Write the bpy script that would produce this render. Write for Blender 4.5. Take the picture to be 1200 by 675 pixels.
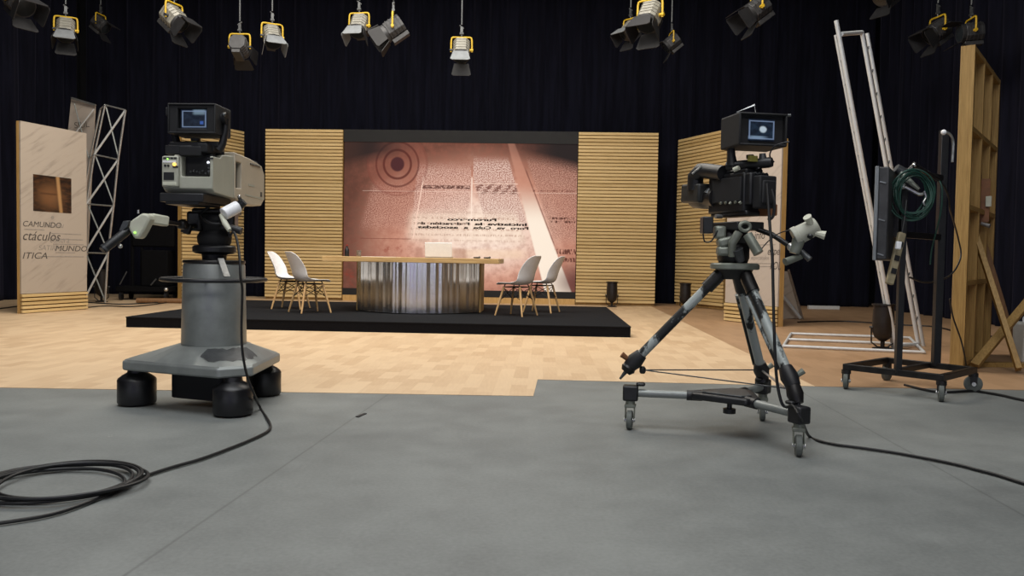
import bpy, bmesh, math, random
from mathutils import Vector, Matrix, Euler
random.seed(7)
R = math.radians
PI = math.pi
for o in list(bpy.data.objects): bpy.data.objects.remove(o)
SC = bpy.context.scene
COL = SC.collection

# ------------------------------------------------------------------ camera, world, lights, exposure
EYE = Vector((0, 0, .94)); FPX = 950.0; PITCH = R(2.14); ROLL = R(.95)
c_f = Vector((0, math.cos(PITCH), -math.sin(PITCH)))
c_u0 = Vector((0, math.sin(PITCH), math.cos(PITCH))); c_r0 = Vector((1, 0, 0))
c_r = c_r0*math.cos(ROLL) + c_u0*math.sin(ROLL)
c_u = c_u0*math.cos(ROLL) - c_r0*math.sin(ROLL)
cd = bpy.data.cameras.new('camera'); cam = bpy.data.objects.new('camera', cd); COL.objects.link(cam)
cd.sensor_width = 36; cd.lens = 36*FPX/1200; cd.clip_end = 100
m = Matrix.Identity(4)
for i in range(3):
    m[i][0] = c_r[i]; m[i][1] = c_u[i]; m[i][2] = -c_f[i]; m[i][3] = EYE[i]
cam.matrix_world = m
SC.camera = cam

def ray(px, py): return c_f + c_r*((px-600)/FPX) - c_u*((py-337.5)/FPX)
def at(px, py, Y):
    d = ray(px, py); return EYE + d*(Y/d.y)
def fl(px, py, z=0.0):
    d = ray(px, py); return EYE + d*((z-EYE.z)/d.z)

SC.view_settings.view_transform = 'Standard'
SC.view_settings.look = 'None'
SC.view_settings.exposure = 0
SC.view_settings.gamma = 1
SC.view_settings.use_curve_mapping = False

w = bpy.data.worlds.new('world'); SC.world = w; w.use_nodes = True
w.node_tree.nodes['Background'].inputs[0].default_value = (.5, .55, .7, 1)
w.node_tree.nodes['Background'].inputs[1].default_value = .02

def area(name, loc, target, sx, sy, power, col, spread=180):
    l = bpy.data.lights.new(name, 'AREA'); l.shape = 'RECTANGLE'; l.size = sx; l.size_y = sy
    l.energy = power; l.color = col; l.spread = R(spread)
    o = bpy.data.objects.new(name, l); COL.objects.link(o); o.location = loc
    o.rotation_euler = (Vector(target)-Vector(loc)).to_track_quat('-Z', 'Y').to_euler()
    return o
# studio work lights under the grid: a warm bank over the set, a neutral dimmer one over the cameras
area('stage_bank', (-1.5, 8.6, 6.9), (-1.5, 13.5, 0), 9, 1.6, 640, (1, .93, .81))
area('stage_top_bank', (-2.0, 11.0, 7.1), (-2.0, 10.0, 0), 8, 3, 330, (1, .94, .86))
area('front_bank', (-.5, 2.6, 7.1), (-.5, 4.0, 0), 7, 3, 400, (.95, .98, 1))
area('rear_bank', (0, -3.0, 6.6), (0, 5.0, 0), 6, 1.5, 200, (1, .98, .95))

# ------------------------------------------------------------------ material helpers
class X:
    """a socket (or number) one can do arithmetic with: builds Math nodes"""
    nt = None
    def __init__(s, v): s.v = v
    @staticmethod
    def op(o, a, b=None, c=None, clamp=False):
        n = X.nt.nodes.new('ShaderNodeMath'); n.operation = o; n.use_clamp = clamp
        for i, q in enumerate((a, b, c)):
            if q is None: continue
            if isinstance(q, X): q = q.v
            if isinstance(q, (int, float)): n.inputs[i].default_value = q
            else: X.nt.links.new(q, n.inputs[i])
        return X(n.outputs[0])
    def __add__(s, o): return X.op('ADD', s, o)
    __radd__ = __add__
    def __sub__(s, o): return X.op('SUBTRACT', s, o)
    def __rsub__(s, o): return X.op('SUBTRACT', o, s)
    def __mul__(s, o): return X.op('MULTIPLY', s, o)
    __rmul__ = __mul__
    def __truediv__(s, o): return X.op('DIVIDE', s, o)
    def abs(s): return X.op('ABSOLUTE', s)
    def sqrt(s): return X.op('SQRT', s)
    def sin(s): return X.op('SINE', s)
    def floor(s): return X.op('FLOOR', s)
    def frac(s): return X.op('FRACT', s)
    def clamp(s): return X.op('ADD', s, 0.0, clamp=True)
    def min(s, o): return X.op('MINIMUM', s, o)
    def max(s, o): return X.op('MAXIMUM', s, o)
    def gt(s, o): return X.op('GREATER_THAN', s, o)
    def lt(s, o): return X.op('LESS_THAN', s, o)
    def step(s, a, b):       # smooth ramp 0..1 between a and b
        n = X.nt.nodes.new('ShaderNodeMapRange'); n.interpolation_type = 'SMOOTHSTEP'
        X.nt.links.new(s.v, n.inputs[0]); n.inputs[1].default_value = a; n.inputs[2].default_value = b
        n.inputs[3].default_value = 0; n.inputs[4].default_value = 1
        return X(n.outputs[0])
    def band(s, a, b, e): return s.step(a-e, a+e) * (1 - s.step(b-e, b+e))

def hexc(h):
    c = [int(h[i:i+2], 16)/255 for i in (0, 2, 4)]
    return tuple((x/12.92 if x <= .04045 else ((x+.055)/1.055)**2.4) for x in c) + (1,)

def new_mat(name):
    mt = bpy.data.materials.new(name); mt.use_nodes = True
    nt = mt.node_tree; X.nt = nt
    return mt, nt, nt.nodes['Principled BSDF']
def coords(kind='Object'):
    n = X.nt.nodes.new('ShaderNodeTexCoord'); return n.outputs[kind]
def world_pos():
    n = X.nt.nodes.new('ShaderNodeNewGeometry'); return n.outputs['Position']
def sep(sock):
    n = X.nt.nodes.new('ShaderNodeSeparateXYZ'); X.nt.links.new(sock, n.inputs[0])
    return X(n.outputs[0]), X(n.outputs[1]), X(n.outputs[2])
def comb(a, b, c=0.0):
    n = X.nt.nodes.new('ShaderNodeCombineXYZ')
    for i, q in enumerate((a, b, c)):
        if isinstance(q, X): X.nt.links.new(q.v, n.inputs[i])
        else: n.inputs[i].default_value = q
    return n.outputs[0]
def noise(vec, scale, detail=3, rough=.55, stretch=None):
    if stretch:
        mp = X.nt.nodes.new('ShaderNodeMapping'); X.nt.links.new(vec, mp.inputs[0])
        mp.inputs['Scale'].default_value = stretch; vec = mp.outputs[0]
    n = X.nt.nodes.new('ShaderNodeTexNoise'); X.nt.links.new(vec, n.inputs['Vector'])
    n.inputs['Scale'].default_value = scale; n.inputs['Detail'].default_value = detail; n.inputs['Roughness'].default_value = rough
    return X(n.outputs[0])
def mix(f, a, b):
    n = X.nt.nodes.new('ShaderNodeMix'); n.data_type = 'RGBA'
    for i, q in ((0, f), (6, a), (7, b)):
        if isinstance(q, X): q = q.v
        if isinstance(q, (int, float)): n.inputs[i].default_value = q
        elif isinstance(q, tuple): n.inputs[i].default_value = q
        else: X.nt.links.new(q, n.inputs[i])
    return n.outputs[2]
def bump(p, h, strength=.3, dist=.01):
    b = X.nt.nodes.new('ShaderNodeBump'); b.inputs['Strength'].default_value = strength; b.inputs['Distance'].default_value = dist
    X.nt.links.new(h.v, b.inputs['Height']); X.nt.links.new(b.outputs[0], p.inputs['Normal'])

def simple(name, col, rough=.5, metal=0.0, var=.25, scale=18, bumps=0.0, spec=.5, stretch=None):
    """painted / plastic / metal surface with a soft procedural unevenness"""
    mt, nt, p = new_mat(name)
    c = hexc(col) if isinstance(col, str) else col
    n = noise(coords(), scale, 4, .6, stretch)
    dark = tuple(x*(1-var) for x in c[:3]) + (1,); lite = tuple(min(1, x*(1+var)) for x in c[:3]) + (1,)
    nt.links.new(mix(n.step(.3, .7), dark, lite), p.inputs['Base Color'])
    r = (n*.25 + (rough-.12)).clamp(); nt.links.new(r.v, p.inputs['Roughness'])
    p.inputs['Metallic'].default_value = metal; p.inputs['Specular IOR Level'].default_value = spec
    if bumps: bump(p, noise(coords(), scale*6, 3), bumps, .004)
    return mt
def glow(name, col, strength):
    mt, nt, p = new_mat(name)
    c = hexc(col)
    n = noise(coords(), 30, 2)
    nt.links.new(mix(n, tuple(x*.85 for x in c[:3])+(1,), c), p.inputs['Emission Color'])
    p.inputs['Base Color'].default_value = (.02, .02, .02, 1)
    p.inputs['Emission Strength'].default_value = strength
    return mt
def wood(name, dark, lite, axis, rough=.55, scale=3.0, slat=None):
    """axis: the grain's direction; slat: pitch of stacked slats, each with a tone of its own"""
    mt, nt, p = new_mat(name)
    oc = coords(); x, y, z = sep(oc)
    st = [22, 22, 22]; st[axis] = 1.2
    g = noise(oc, scale, 5, .65, tuple(st))
    f = g.step(.25, .75)
    if slat:
        n = X.nt.nodes.new('ShaderNodeTexWhiteNoise'); n.noise_dimensions = '2D'
        X.nt.links.new(comb((z/slat).floor(), (x*.55).floor()), n.inputs['Vector'])
        f = (f*.5 + X(n.outputs['Value'])*.5)
    nt.links.new(mix(f, hexc(dark), hexc(lite)), p.inputs['Base Color'])
    p.inputs['Roughness'].default_value = rough
    bump(p, g, .12, .004)
    return mt

M = {}
M['black'] = simple('black plastic', '17171a', .45, 0, .3)
M['black_matte'] = simple('matte black', '111114', .75, 0, .3)
M['black_metal'] = simple('black painted metal', '1a1818', .4, .2, .4)
M['rubber'] = simple('black rubber', '141417', .38, 0, .25, 30)
M['tyre'] = simple('grey tyre', '5c605c', .7, 0, .2, 30)
M['grey_paint'] = simple('grey hammer paint', '8a8e8c', .42, .35, .10, 9)
M['grey_dark'] = simple('dark grey metal', '4a4c4e', .42, .4, .25)
M['alu'] = simple('aluminium', 'c8c8c6', .33, .85, .12, 30)
M['alu_tube'] = simple('aluminium tube', 'cfd2d4', .45, .3, .04, 20)
M['chrome'] = simple('chrome', 'd8d8d8', .15, 1, .05)
M['beige'] = simple('grey beige camera shell', 'a8a89a', .5, 0, .06, 8)
M['beige_warm_lit'] = simple('warm lit beige lens shroud', 'b4a996', .5, 0, .06, 8)  # same shell as the body; the light's warmer cast is put into the colour
M['beige_light'] = simple('pale beige control', 'c4c4b2', .5, 0, .08, 12)
M['olive_grey'] = simple('grey green cast metal', '767a70', .42, .3, .2, 14)
M['white_plastic'] = simple('white plastic', 'ececee', .35, 0, .03)
M['white_paper'] = simple('white paper', 'f2f0ea', .8, 0, .03)
M['yellow'] = simple('yellow enamel', 'b8961c', .5, 0, .12)
M['lamp_silver'] = simple('lamp housing silver', '8c8a82', .5, .3, .15, 12)
M['lamp_grey'] = simple('lamp housing grey', '3a3a3c', .5, .3, .25, 12)
M['door_grey'] = simple('barn door grey', '787c80', .55, .2, .12, 10)
M['door_black'] = simple('barn door black', '1b1b1e', .6, .2, .2, 10)
M['black_deep'] = simple('black velour cover', '0a0a0c', .9, 0, .3, 20, 0, .1)
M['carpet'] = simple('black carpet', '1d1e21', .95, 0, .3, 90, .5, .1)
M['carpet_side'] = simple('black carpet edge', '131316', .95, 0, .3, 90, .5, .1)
M['wood_top'] = wood('oak table top', 'a88656', 'c9a873', 0, .45)
M['wood_leg'] = wood('beech leg', 'b98f5c', 'd8b381', 2, .5)
M['slat'] = wood('pine slats', 'b2945e', 'd6bb87', 0, .6, 2.4, slat=.069)
M['pine'] = wood('pine lumber', '8a6a34', 'ae8b50', 2, .6)
M['pine_h'] = wood('pine lumber level', '8a6a34', 'ae8b50', 0, .6)
M['pine_dark'] = wood('old brown lumber', '6a4a2e', '87623e', 2, .6)
M['trim_wood'] = wood('wood trim', 'a98248', 'cba569', 2, .55)
M['ply'] = wood('plywood skin', '8f7040', 'b08e58', 2, .7)
M['brown_board'] = simple('brown board', '7c5030', .6, 0, .2, 12)
M['gap'] = simple('dark backing board', '86683a', .8, 0, .2)  # backing that shows in the gaps, darker than the slats
M['led_amber'] = glow('amber lamp', 'ffc050', 3.0)
M['led_green'] = glow('green lamp', 'a0ff60', 2.2)
M['led_white'] = glow('white lamp', 'f0f4ff', 1.6)
M['cable'] = simple('black cable', '121214', .5, 0, .2, 40)
M['cable_green'] = simple('green cable', '10382e', .5, 0, .2, 40)
M['red'] = simple('red mark', '8a2a22', .5, 0, .2)
M['lamp_brown'] = simple('dark brown lamp can', '1c1716', .45, .2, .25)
M['label_yellow'] = simple('olive yellow label', '7a7434', .6, 0, .1)
M['ink'] = simple('dark grey ink', '4c4642', .8, 0, .15)
M['ink_soft'] = simple('pale grey ink', '8e867e', .8, 0, .15)
M['glassy'] = simple('clear glass', 'c8c0b8', .12, 0, .05)
M['glassy'].node_tree.nodes['Principled BSDF'].inputs['Transmission Weight'].default_value = .85

# ------------------------------------------------------------------ mesh helpers
class MB:
    def __init__(s): s.bm = bmesh.new()
    def _add(s, vs, fs, mtx=None):
        if mtx is not None: vs = [mtx @ Vector(v) for v in vs]
        bv = [s.bm.verts.new(v) for v in vs]
        for f in fs:
            try: s.bm.faces.new([bv[i] for i in f])
            except ValueError: pass
        return s
    def box(s, c, d, rot=None):
        x, y, z = d[0]/2, d[1]/2, d[2]/2
        vs = [(-x,-y,-z),(x,-y,-z),(x,y,-z),(-x,y,-z),(-x,-y,z),(x,-y,z),(x,y,z),(-x,y,z)]
        fs = [(0,3,2,1),(4,5,6,7),(0,1,5,4),(1,2,6,5),(2,3,7,6),(3,0,4,7)]
        mt = Matrix.Translation(c)
        if rot is not None:
            mt = mt @ (rot.to_4x4() if not isinstance(rot, (tuple, list)) else Euler(rot).to_matrix().to_4x4())
        return s._add(vs, fs, mt)
    def beam(s, a, b, wx, wz, up=(0,0,1)):
        """a squared bar from a to b: wx wide, wz high"""
        a, b = Vector(a), Vector(b); d = (b-a); L = d.length; d.normalize()
        u = Vector(up); u = (u - d*u.dot(d))
        if u.length < 1e-4: u = Vector((0,1,0)); u = u - d*u.dot(d)
        u.normalize(); r = d.cross(u)
        mt = Matrix.Identity(4)
        for i in range(3): mt[i][0] = r[i]; mt[i][1] = d[i]; mt[i][2] = u[i]; mt[i][3] = ((a+b)/2)[i]
        x, y, z = wx/2, L/2, wz/2
        vs = [(-x,-y,-z),(x,-y,-z),(x,y,-z),(-x,y,-z),(-x,-y,z),(x,-y,z),(x,y,z),(-x,y,z)]
        fs = [(0,3,2,1),(4,5,6,7),(0,1,5,4),(1,2,6,5),(2,3,7,6),(3,0,4,7)]
        return s._add(vs, fs, mt)
    def tube(s, pts, r, n=10, closed=False, caps=True):
        pts = [Vector(p) for p in pts]; N = len(pts)
        rs = r if isinstance(r, (list, tuple)) else [r]*N
        tang = []
        for i in range(N):
            if closed: t = pts[(i+1) % N]-pts[i-1]
            else: t = pts[min(i+1, N-1)]-pts[max(i-1, 0)]
            tang.append(t.normalized() if t.length > 1e-9 else Vector((0,0,1)))
        u = Vector((0,0,1)) if abs(tang[0].z) < .9 else Vector((1,0,0))
        rings = []
        for i in range(N):
            t = tang[i]; u = (u - t*u.dot(t))
            if u.length < 1e-6: u = t.orthogonal()
            u.normalize(); v = t.cross(u)
            rings.append([s.bm.verts.new(pts[i] + (u*math.cos(2*PI*k/n) + v*math.sin(2*PI*k/n))*rs[i]) for k in range(n)])
        for i in range(N if closed else N-1):
            a, b = rings[i], rings[(i+1) % N]
            for k in range(n):
                try: s.bm.faces.new((a[k], a[(k+1) % n], b[(k+1) % n], b[k]))
                except ValueError: pass
        if caps and not closed:
            s.bm.faces.new(rings[0][::-1]); s.bm.faces.new(rings[-1])
        return s
    def cyl(s, a, b, r0, r1=None, n=20): return s.tube([a, b], [r0, r0 if r1 is None else r1], n)
    def lathe(s, prof, c=(0,0,0), n=28, rot=None, sx=1.0, sy=1.0):
        """prof: (radius, height) going up; turned about z"""
        mt = Matrix.Translation(c)
        if rot is not None: mt = mt @ (rot.to_4x4() if not isinstance(rot, (tuple, list)) else Euler(rot).to_matrix().to_4x4())
        rings = []
        for (r, z) in prof:
            rings.append([s.bm.verts.new(mt @ Vector((r*sx*math.cos(2*PI*k/n), r*sy*math.sin(2*PI*k/n), z))) for k in range(n)])
        for a, b in zip(rings, rings[1:]):
            for k in range(n): s.bm.faces.new((a[k], a[(k+1) % n], b[(k+1) % n], b[k]))
        s.bm.faces.new(rings[0][::-1]); s.bm.faces.new(rings[-1])
        return s
    def prism(s, poly, h0, h1, mtx=None, top=1.0):
        """poly in xy, extruded along z from h0 to h1 (top: scale of the upper outline)"""
        n = len(poly)
        vs = [(x, y, h0) for x, y in poly] + [(x*top, y*top, h1) for x, y in poly]
        fs = [tuple(range(n))[::-1], tuple(range(n, 2*n))] + [(i, (i+1) % n, n+(i+1) % n, n+i) for i in range(n)]
        return s._add(vs, fs, mtx)
    def ball(s, c, r, n=14, sc=(1,1,1)):
        prof = [(max(1e-4, r*math.sin(PI*i/n)), -r*math.cos(PI*i/n)) for i in range(n+1)]
        mt = Matrix.Translation(c) @ Matrix.Diagonal((*sc, 1))
        rings = [[s.bm.verts.new(mt @ Vector((q*math.cos(2*PI*k/18), q*math.sin(2*PI*k/18), z))) for k in range(18)] for q, z in prof]
        for a, b in zip(rings, rings[1:]):
            for k in range(18): s.bm.faces.new((a[k], a[(k+1) % 18], b[(k+1) % 18], b[k]))
        return s
    def quad(s, *ps): return s._add(ps, [tuple(range(len(ps)))])
    def build(s, name, mat, parent=None, bevel=0.0, smooth=35, loc=None, seg=2):
        bmesh.ops.recalc_face_normals(s.bm, faces=s.bm.faces)
        me = bpy.data.meshes.new(name); s.bm.to_mesh(me); s.bm.free()
        me.shade_smooth(); me.set_sharp_from_angle(angle=R(smooth))
        o = bpy.data.objects.new(name, me); COL.objects.link(o)
        me.materials.append(M[mat] if isinstance(mat, str) else mat)
        if bevel:
            b = o.modifiers.new('bevel', 'BEVEL'); b.width = bevel; b.segments = seg; b.limit_method = 'ANGLE'; b.angle_limit = R(40)
        if parent: o.parent = parent
        if loc: o.location = loc
        return o
def smooth_path(pts, k=8, closed=False):
    pts = [Vector(p) for p in pts]; out = []; N = len(pts)
    for i in range(N if closed else N-1):
        if closed: p0, p1, p2, p3 = pts[i-1], pts[i], pts[(i+1) % N], pts[(i+2) % N]
        else: p0, p1, p2, p3 = pts[max(i-1, 0)], pts[i], pts[i+1], pts[min(i+2, N-1)]
        for j in range(k):
            t = j/k
            out.append(.5*((2*p1) + (p2-p0)*t + (2*p0-5*p1+4*p2-p3)*t*t + (3*p1-p0-3*p2+p3)*t**3))
    if not closed: out.append(pts[-1])
    return out
def tag(o, label, cat, group=None):
    o['label'] = label; o['category'] = cat
    if group: o['group'] = group
    return o
def thing(name, label, cat, loc=(0,0,0), rz=0.0, group=None):
    o = bpy.data.objects.new(name, None); COL.objects.link(o); o.empty_display_size = .1
    o.location = loc; o.rotation_euler = (0, 0, rz)
    return tag(o, label, cat, group)
def struct(o): o['kind'] = 'structure'; return o
def dup(root, loc, rz, label):
    r = root.copy(); COL.objects.link(r); r.location = loc; r.rotation_euler = (0, 0, rz); r['label'] = label
    for ch in list(root.children):
        c = ch.copy(); COL.objects.link(c); c.parent = r
        for g in list(ch.children):
            d = g.copy(); COL.objects.link(d); d.parent = c
    return r
def cut(o, *boxes):
    """carve boxes (centre, size[, rot]) out of a mesh"""
    mb = MB()
    for b in boxes: mb.box(*b)
    bmesh.ops.recalc_face_normals(mb.bm, faces=mb.bm.faces)
    me = bpy.data.meshes.new('cutter'); mb.bm.to_mesh(me); mb.bm.free()
    co = bpy.data.objects.new('cutter', me); COL.objects.link(co)
    par = o.parent; o.parent = None
    for md in list(o.modifiers): o.modifiers.remove(md)
    md = o.modifiers.new('cut', 'BOOLEAN'); md.operation = 'DIFFERENCE'; md.object = co; md.solver = 'EXACT'
    dg = bpy.context.evaluated_depsgraph_get(); dg.update()
    nm = bpy.data.meshes.new_from_object(o.evaluated_get(dg)); o.modifiers.clear(); o.data = nm
    bpy.data.objects.remove(co)
    nm.set_sharp_from_angle(angle=R(35))
    o.parent = par
    b = o.modifiers.new('bevel', 'BEVEL'); b.width = .006; b.segments = 2; b.limit_method = 'ANGLE'; b.angle_limit = R(40)
    return o
def text(name, body, size, mat, parent, mtx, shear=0.0, sx=1.0, align='LEFT', depth=.001, bold=0.0, width=None):
    cu = bpy.data.curves.new('t', 'FONT'); cu.body = body; cu.size = size; cu.shear = shear; cu.align_x = align; cu.extrude = depth; cu.offset = bold
    t = bpy.data.objects.new('t', cu); COL.objects.link(t)
    dg = bpy.context.evaluated_depsgraph_get(); dg.update()
    me = bpy.data.meshes.new_from_object(t.evaluated_get(dg)); bpy.data.objects.remove(t)
    if width:
        xs = [v.co.x for v in me.vertices]; sx = width/(max(xs)-min(xs))
    me.transform(mtx @ Matrix.Diagonal((sx, 1, 1, 1)))
    me.materials.clear(); me.materials.append(M[mat])
    o = bpy.data.objects.new(name, me); COL.objects.link(o); o.parent = parent
    return o

# ------------------------------------------------------------------ room shell
def floor_grey():
    mt, nt, p = new_mat('grey studio vinyl')
    pos = world_pos(); x, y, z = sep(pos)
    n1 = noise(pos, .55, 4, .6); n2 = noise(pos, 60, 2); n3 = noise(pos, 3.5, 5, .7)
    f = (n1*.5 + n2*.2 + n3*.3)
    c = mix(f.step(.32, .68), hexc('656867'), hexc('818482'))
    scuff = noise(pos, 9, 4, .7, (.35, 2.2, 1)).step(.70, .80)*.35
    c = mix(scuff, c, hexc('93948f'))
    spot = noise(pos, 2.1, 2).step(.74, .76)*noise(pos, 40, 1).step(.6, .7)*.5
    c = mix(spot, c, hexc('b5b5ae'))
    for (x0, k) in ((-.89, .09), (2.05, .06), (-4.0, .09)):
        d = (x - ((y-4.78)*k + x0)).abs()
        c = mix((1 - d.step(.002, .009))*.35, c, hexc('3c3d3c'))
    d = (y - 2.9 - x*.01).abs()
    nt.links.new(c, p.inputs['Base Color'])
    r = n3*.25 + .42; nt.links.new(r.v, p.inputs['Roughness'])
    p.inputs['Specular IOR Level'].default_value = .35
    bump(p, n2, .05, .002)
    return mt
def floor_wood(name, c1, c2, c3, worn):
    mt, nt, p = new_mat(name)
    pos = world_pos()
    x, y, z = sep(pos)
    br = nt.nodes.new('ShaderNodeTexBrick'); br.offset = .5
    nt.links.new(comb(y + x*.04, x - y*.04), br.inputs['Vector'])
    br.inputs['Color1'].default_value = (.15, .15, .15, 1); br.inputs['Color2'].default_value = (.9, .9, .9, 1)
    br.inputs['Mortar'].default_value = (.0, .0, .0, 1)
    br.inputs['Scale'].default_value = 1; br.inputs['Mortar Size'].default_value = .0; br.inputs['Bias'].default_value = 0
    br.inputs['Brick Width'].default_value = .34; br.inputs['Row Height'].default_value = .115
    b = X(sep(br.outputs['Color'])[0].v)
    g = noise(pos, 3, 5, .65, (16, 1.5, 1)); n1 = noise(pos, .7, 3)
    f = (b*.40 + g*.40 + n1*.34)
    c = mix(f.step(.15, .85), hexc(c1), hexc(c2))
    c = mix(noise(pos, 1.6, 5, .7).step(.55, .8)*worn, c, hexc(c3))
    nt.links.new(c, p.inputs['Base Color'])
    p.inputs['Roughness'].default_value = .5; p.inputs['Specular IOR Level'].default_value = .4
    return mt
M['floor_grey'] = floor_grey()
M['floor_wood'] = floor_wood('wood look vinyl', 'bb9c7a', 'd6bb99', 'c5a685', .3)
M['floor_wood_dull'] = floor_wood('dull wood look vinyl', '957658', 'ae8c6c', '8d6d52', .5)
def flat_mat(name, col, rough=.9):
    return simple(name, col, rough, 0, .2, 3)
M['wall'] = flat_mat('dark studio wall', '26262a')
M['ceil'] = flat_mat('dark studio ceiling', '1c1c1f')

XL, XR, YB, YF, ZC = -9.9, 8.6, 18.6, -6.0, 7.6
struct(MB().box(((XL+XR)/2, (YB+YF)/2, -.05), (XR-XL+.4, YB-YF+.4, .1)).build('floor', 'floor_grey'))
def sheet(pts, h, mat, name):
    o = MB().prism(pts, 0.0005, h).build(name, mat); return struct(o)
a1 = fl(-60, 453.5); a2 = fl(625, 464.5); a3 = fl(630, 445); a4 = fl(955, 453); a5 = fl(1290, 459)
seam = [fl(955, 453), fl(775, 365)]
sd = (seam[1]-seam[0]); sb = seam[0] + sd*((YB-.1-seam[0].y)/sd.y)
sheet([(XL, a1.y), (a1.x, a1.y), (a2.x, a2.y), (a3.x, a3.y), (a4.x, a4.y), (sb.x, sb.y), (XL, YB-.1)], .003, 'floor_wood', 'floor.001')
sheet([(a4.x, a4.y), (a5.x, a5.y), (XR, a5.y), (XR, YB-.1), (sb.x, sb.y)], .003, 'floor_wood_dull', 'floor.002')
struct(MB().box(((XL+XR)/2, YB+.1, ZC/2), (XR-XL+.4, .2, ZC)).build('wall_back', 'wall'))
struct(MB().box(((XL+XR)/2, YF-.1, ZC/2), (XR-XL+.4, .2, ZC)).build('wall_front', 'wall'))
M['violet_pane'] = glow('violet lit pane', 'a898ff', 3.0)
M['daylight'] = glow('daylight pane', 'eef2ff', 4.0)
for i, (x, wd) in enumerate(((-7.6, 1.2), (-4.6, 1.3), (-1.2, .9), (2.6, 1.4), (6.2, 1.2))):
    fr_ = MB()
    for s in (-1, 1): fr_.box((x+s*(wd/2+.04), YF+.03, 1.15), (.08, .06, 2.3))
    fr_.box((x, YF+.03, 2.34), (wd+.16, .06, .08)); fr_.box((x, YF+.03, 1.15), (.05, .05, 2.3))
    wn = struct(fr_.build('window_%d' % (i+1), 'grey_dark'))
    MB().box((x, YF+.012, 1.17), (wd, .012, 2.24)).build('pane', 'violet_pane' if i == 2 else 'daylight', wn)
struct(MB().box((XL-.1, (YB+YF)/2, ZC/2), (.2, YB-YF, ZC)).build('wall_left', 'wall'))
struct(MB().box((XR+.1, (YB+YF)/2, ZC/2), (.2, YB-YF, ZC)).build('wall_right', 'wall'))
struct(MB().box(((XL+XR)/2, (YB+YF)/2, ZC+.1), (XR-XL+.4, YB-YF+.4, .2)).build('ceiling', 'ceil'))

# black cyclorama curtains
def curtain_mat():
    mt, nt, p = new_mat('black velour')
    oc = coords(); n = noise(oc, 3, 4, .6, (4, 4, .3))
    nt.links.new(mix(n.step(.3, .7), hexc('0a0b14'), hexc('12131f')), p.inputs['Base Color'])
    p.inputs['Roughness'].default_value = .95; p.inputs['Specular IOR Level'].default_value = .1
    p.inputs['Sheen Weight'].default_value = .05; p.inputs['Sheen Tint'].default_value = (.6, .6, 1, 1)
    return mt
M['curtain'] = curtain_mat()
def curtain(path, label, seed, z1=7.3):
    rnd = random.Random(seed)
    P = [Vector((x, y, 0)) for x, y in path]
    L = [0]
    for a, b in zip(P, P[1:]): L.append(L[-1] + (b-a).length)
    pts = []; s = 0
    while s < L[-1]:
        i = max(k for k in range(len(P)-1) if L[k] <= s)
        d = (P[i+1]-P[i]).normalized(); pts.append((P[i] + d*(s-L[i]), Vector((-d.y, d.x, 0)), s)); s += .035
    ph = [rnd.uniform(0, 6) for _ in range(6)]
    bm = bmesh.new(); rows = []
    zs = [.0, .12, .5, 1.2, 2.5, 4.0, 5.5, z1]
    for z in zs:
        row = []
        for p, nrm, s in pts:
            wob = s + .12*math.sin(s*1.3+ph[0]) + .05*math.sin(s*3.1+ph[1]+z*.3)
            a = .085*math.sin(wob*2*PI/.46+ph[2]) + .03*math.sin(wob*2*PI/.21+ph[3]) + .03*math.sin(s*.9+ph[4])
            a *= (.55 + .45*z/z1) if z > .2 else .62
            row.append(bm.verts.new(p + nrm*a + Vector((0, 0, z))))
        rows.append(row)
    for a, b in zip(rows, rows[1:]):
        for i in range(len(a)-1): bm.faces.new((a[i], a[i+1], b[i+1], b[i]))
    me = bpy.data.meshes.new('curtain'); bm.to_mesh(me); bm.free(); me.shade_smooth()
    o = bpy.data.objects.new('curtain', me); COL.objects.link(o); me.materials.append(M['curtain'])
    sol = o.modifiers.new('cloth', 'SOLIDIFY'); sol.thickness = .012
    return tag(o, label, 'curtain')
curtain([(-9.3, 17.75), (7.7, 17.45)], 'long black pleated curtain hung across the back of the studio', 3)
curtain([(-9.35, 17.5), (-9.35, 5.5)], 'black pleated curtain along the left side behind the white text panel', 4)
curtain([(7.75, 17.2), (7.55, 12.0), (7.7, 7.0)], 'black pleated curtain along the right side behind the wooden flat', 5)

# ------------------------------------------------------------------ the set: platform, slatted walls, video screen
YAW = R(-2.3)
e_x = Vector((math.cos(YAW), math.sin(YAW), 0)); e_y = Vector((-math.sin(YAW), math.cos(YAW), 0))
PZ = .135
pf = fl(147, 371, PZ)
plat = thing('stage_platform', 'low black carpeted stage platform carrying the presenter desk and chairs', 'platform', (pf.x, pf.y, 0), YAW)
PW, PD = (fl(740, 383, PZ)-pf).length, 4.0
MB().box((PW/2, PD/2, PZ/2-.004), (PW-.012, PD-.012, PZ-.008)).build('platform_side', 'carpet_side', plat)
MB().box((PW/2, PD/2, PZ-.007), (PW, PD, .014)).build('platform_top', 'carpet', plat, .004)

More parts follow.
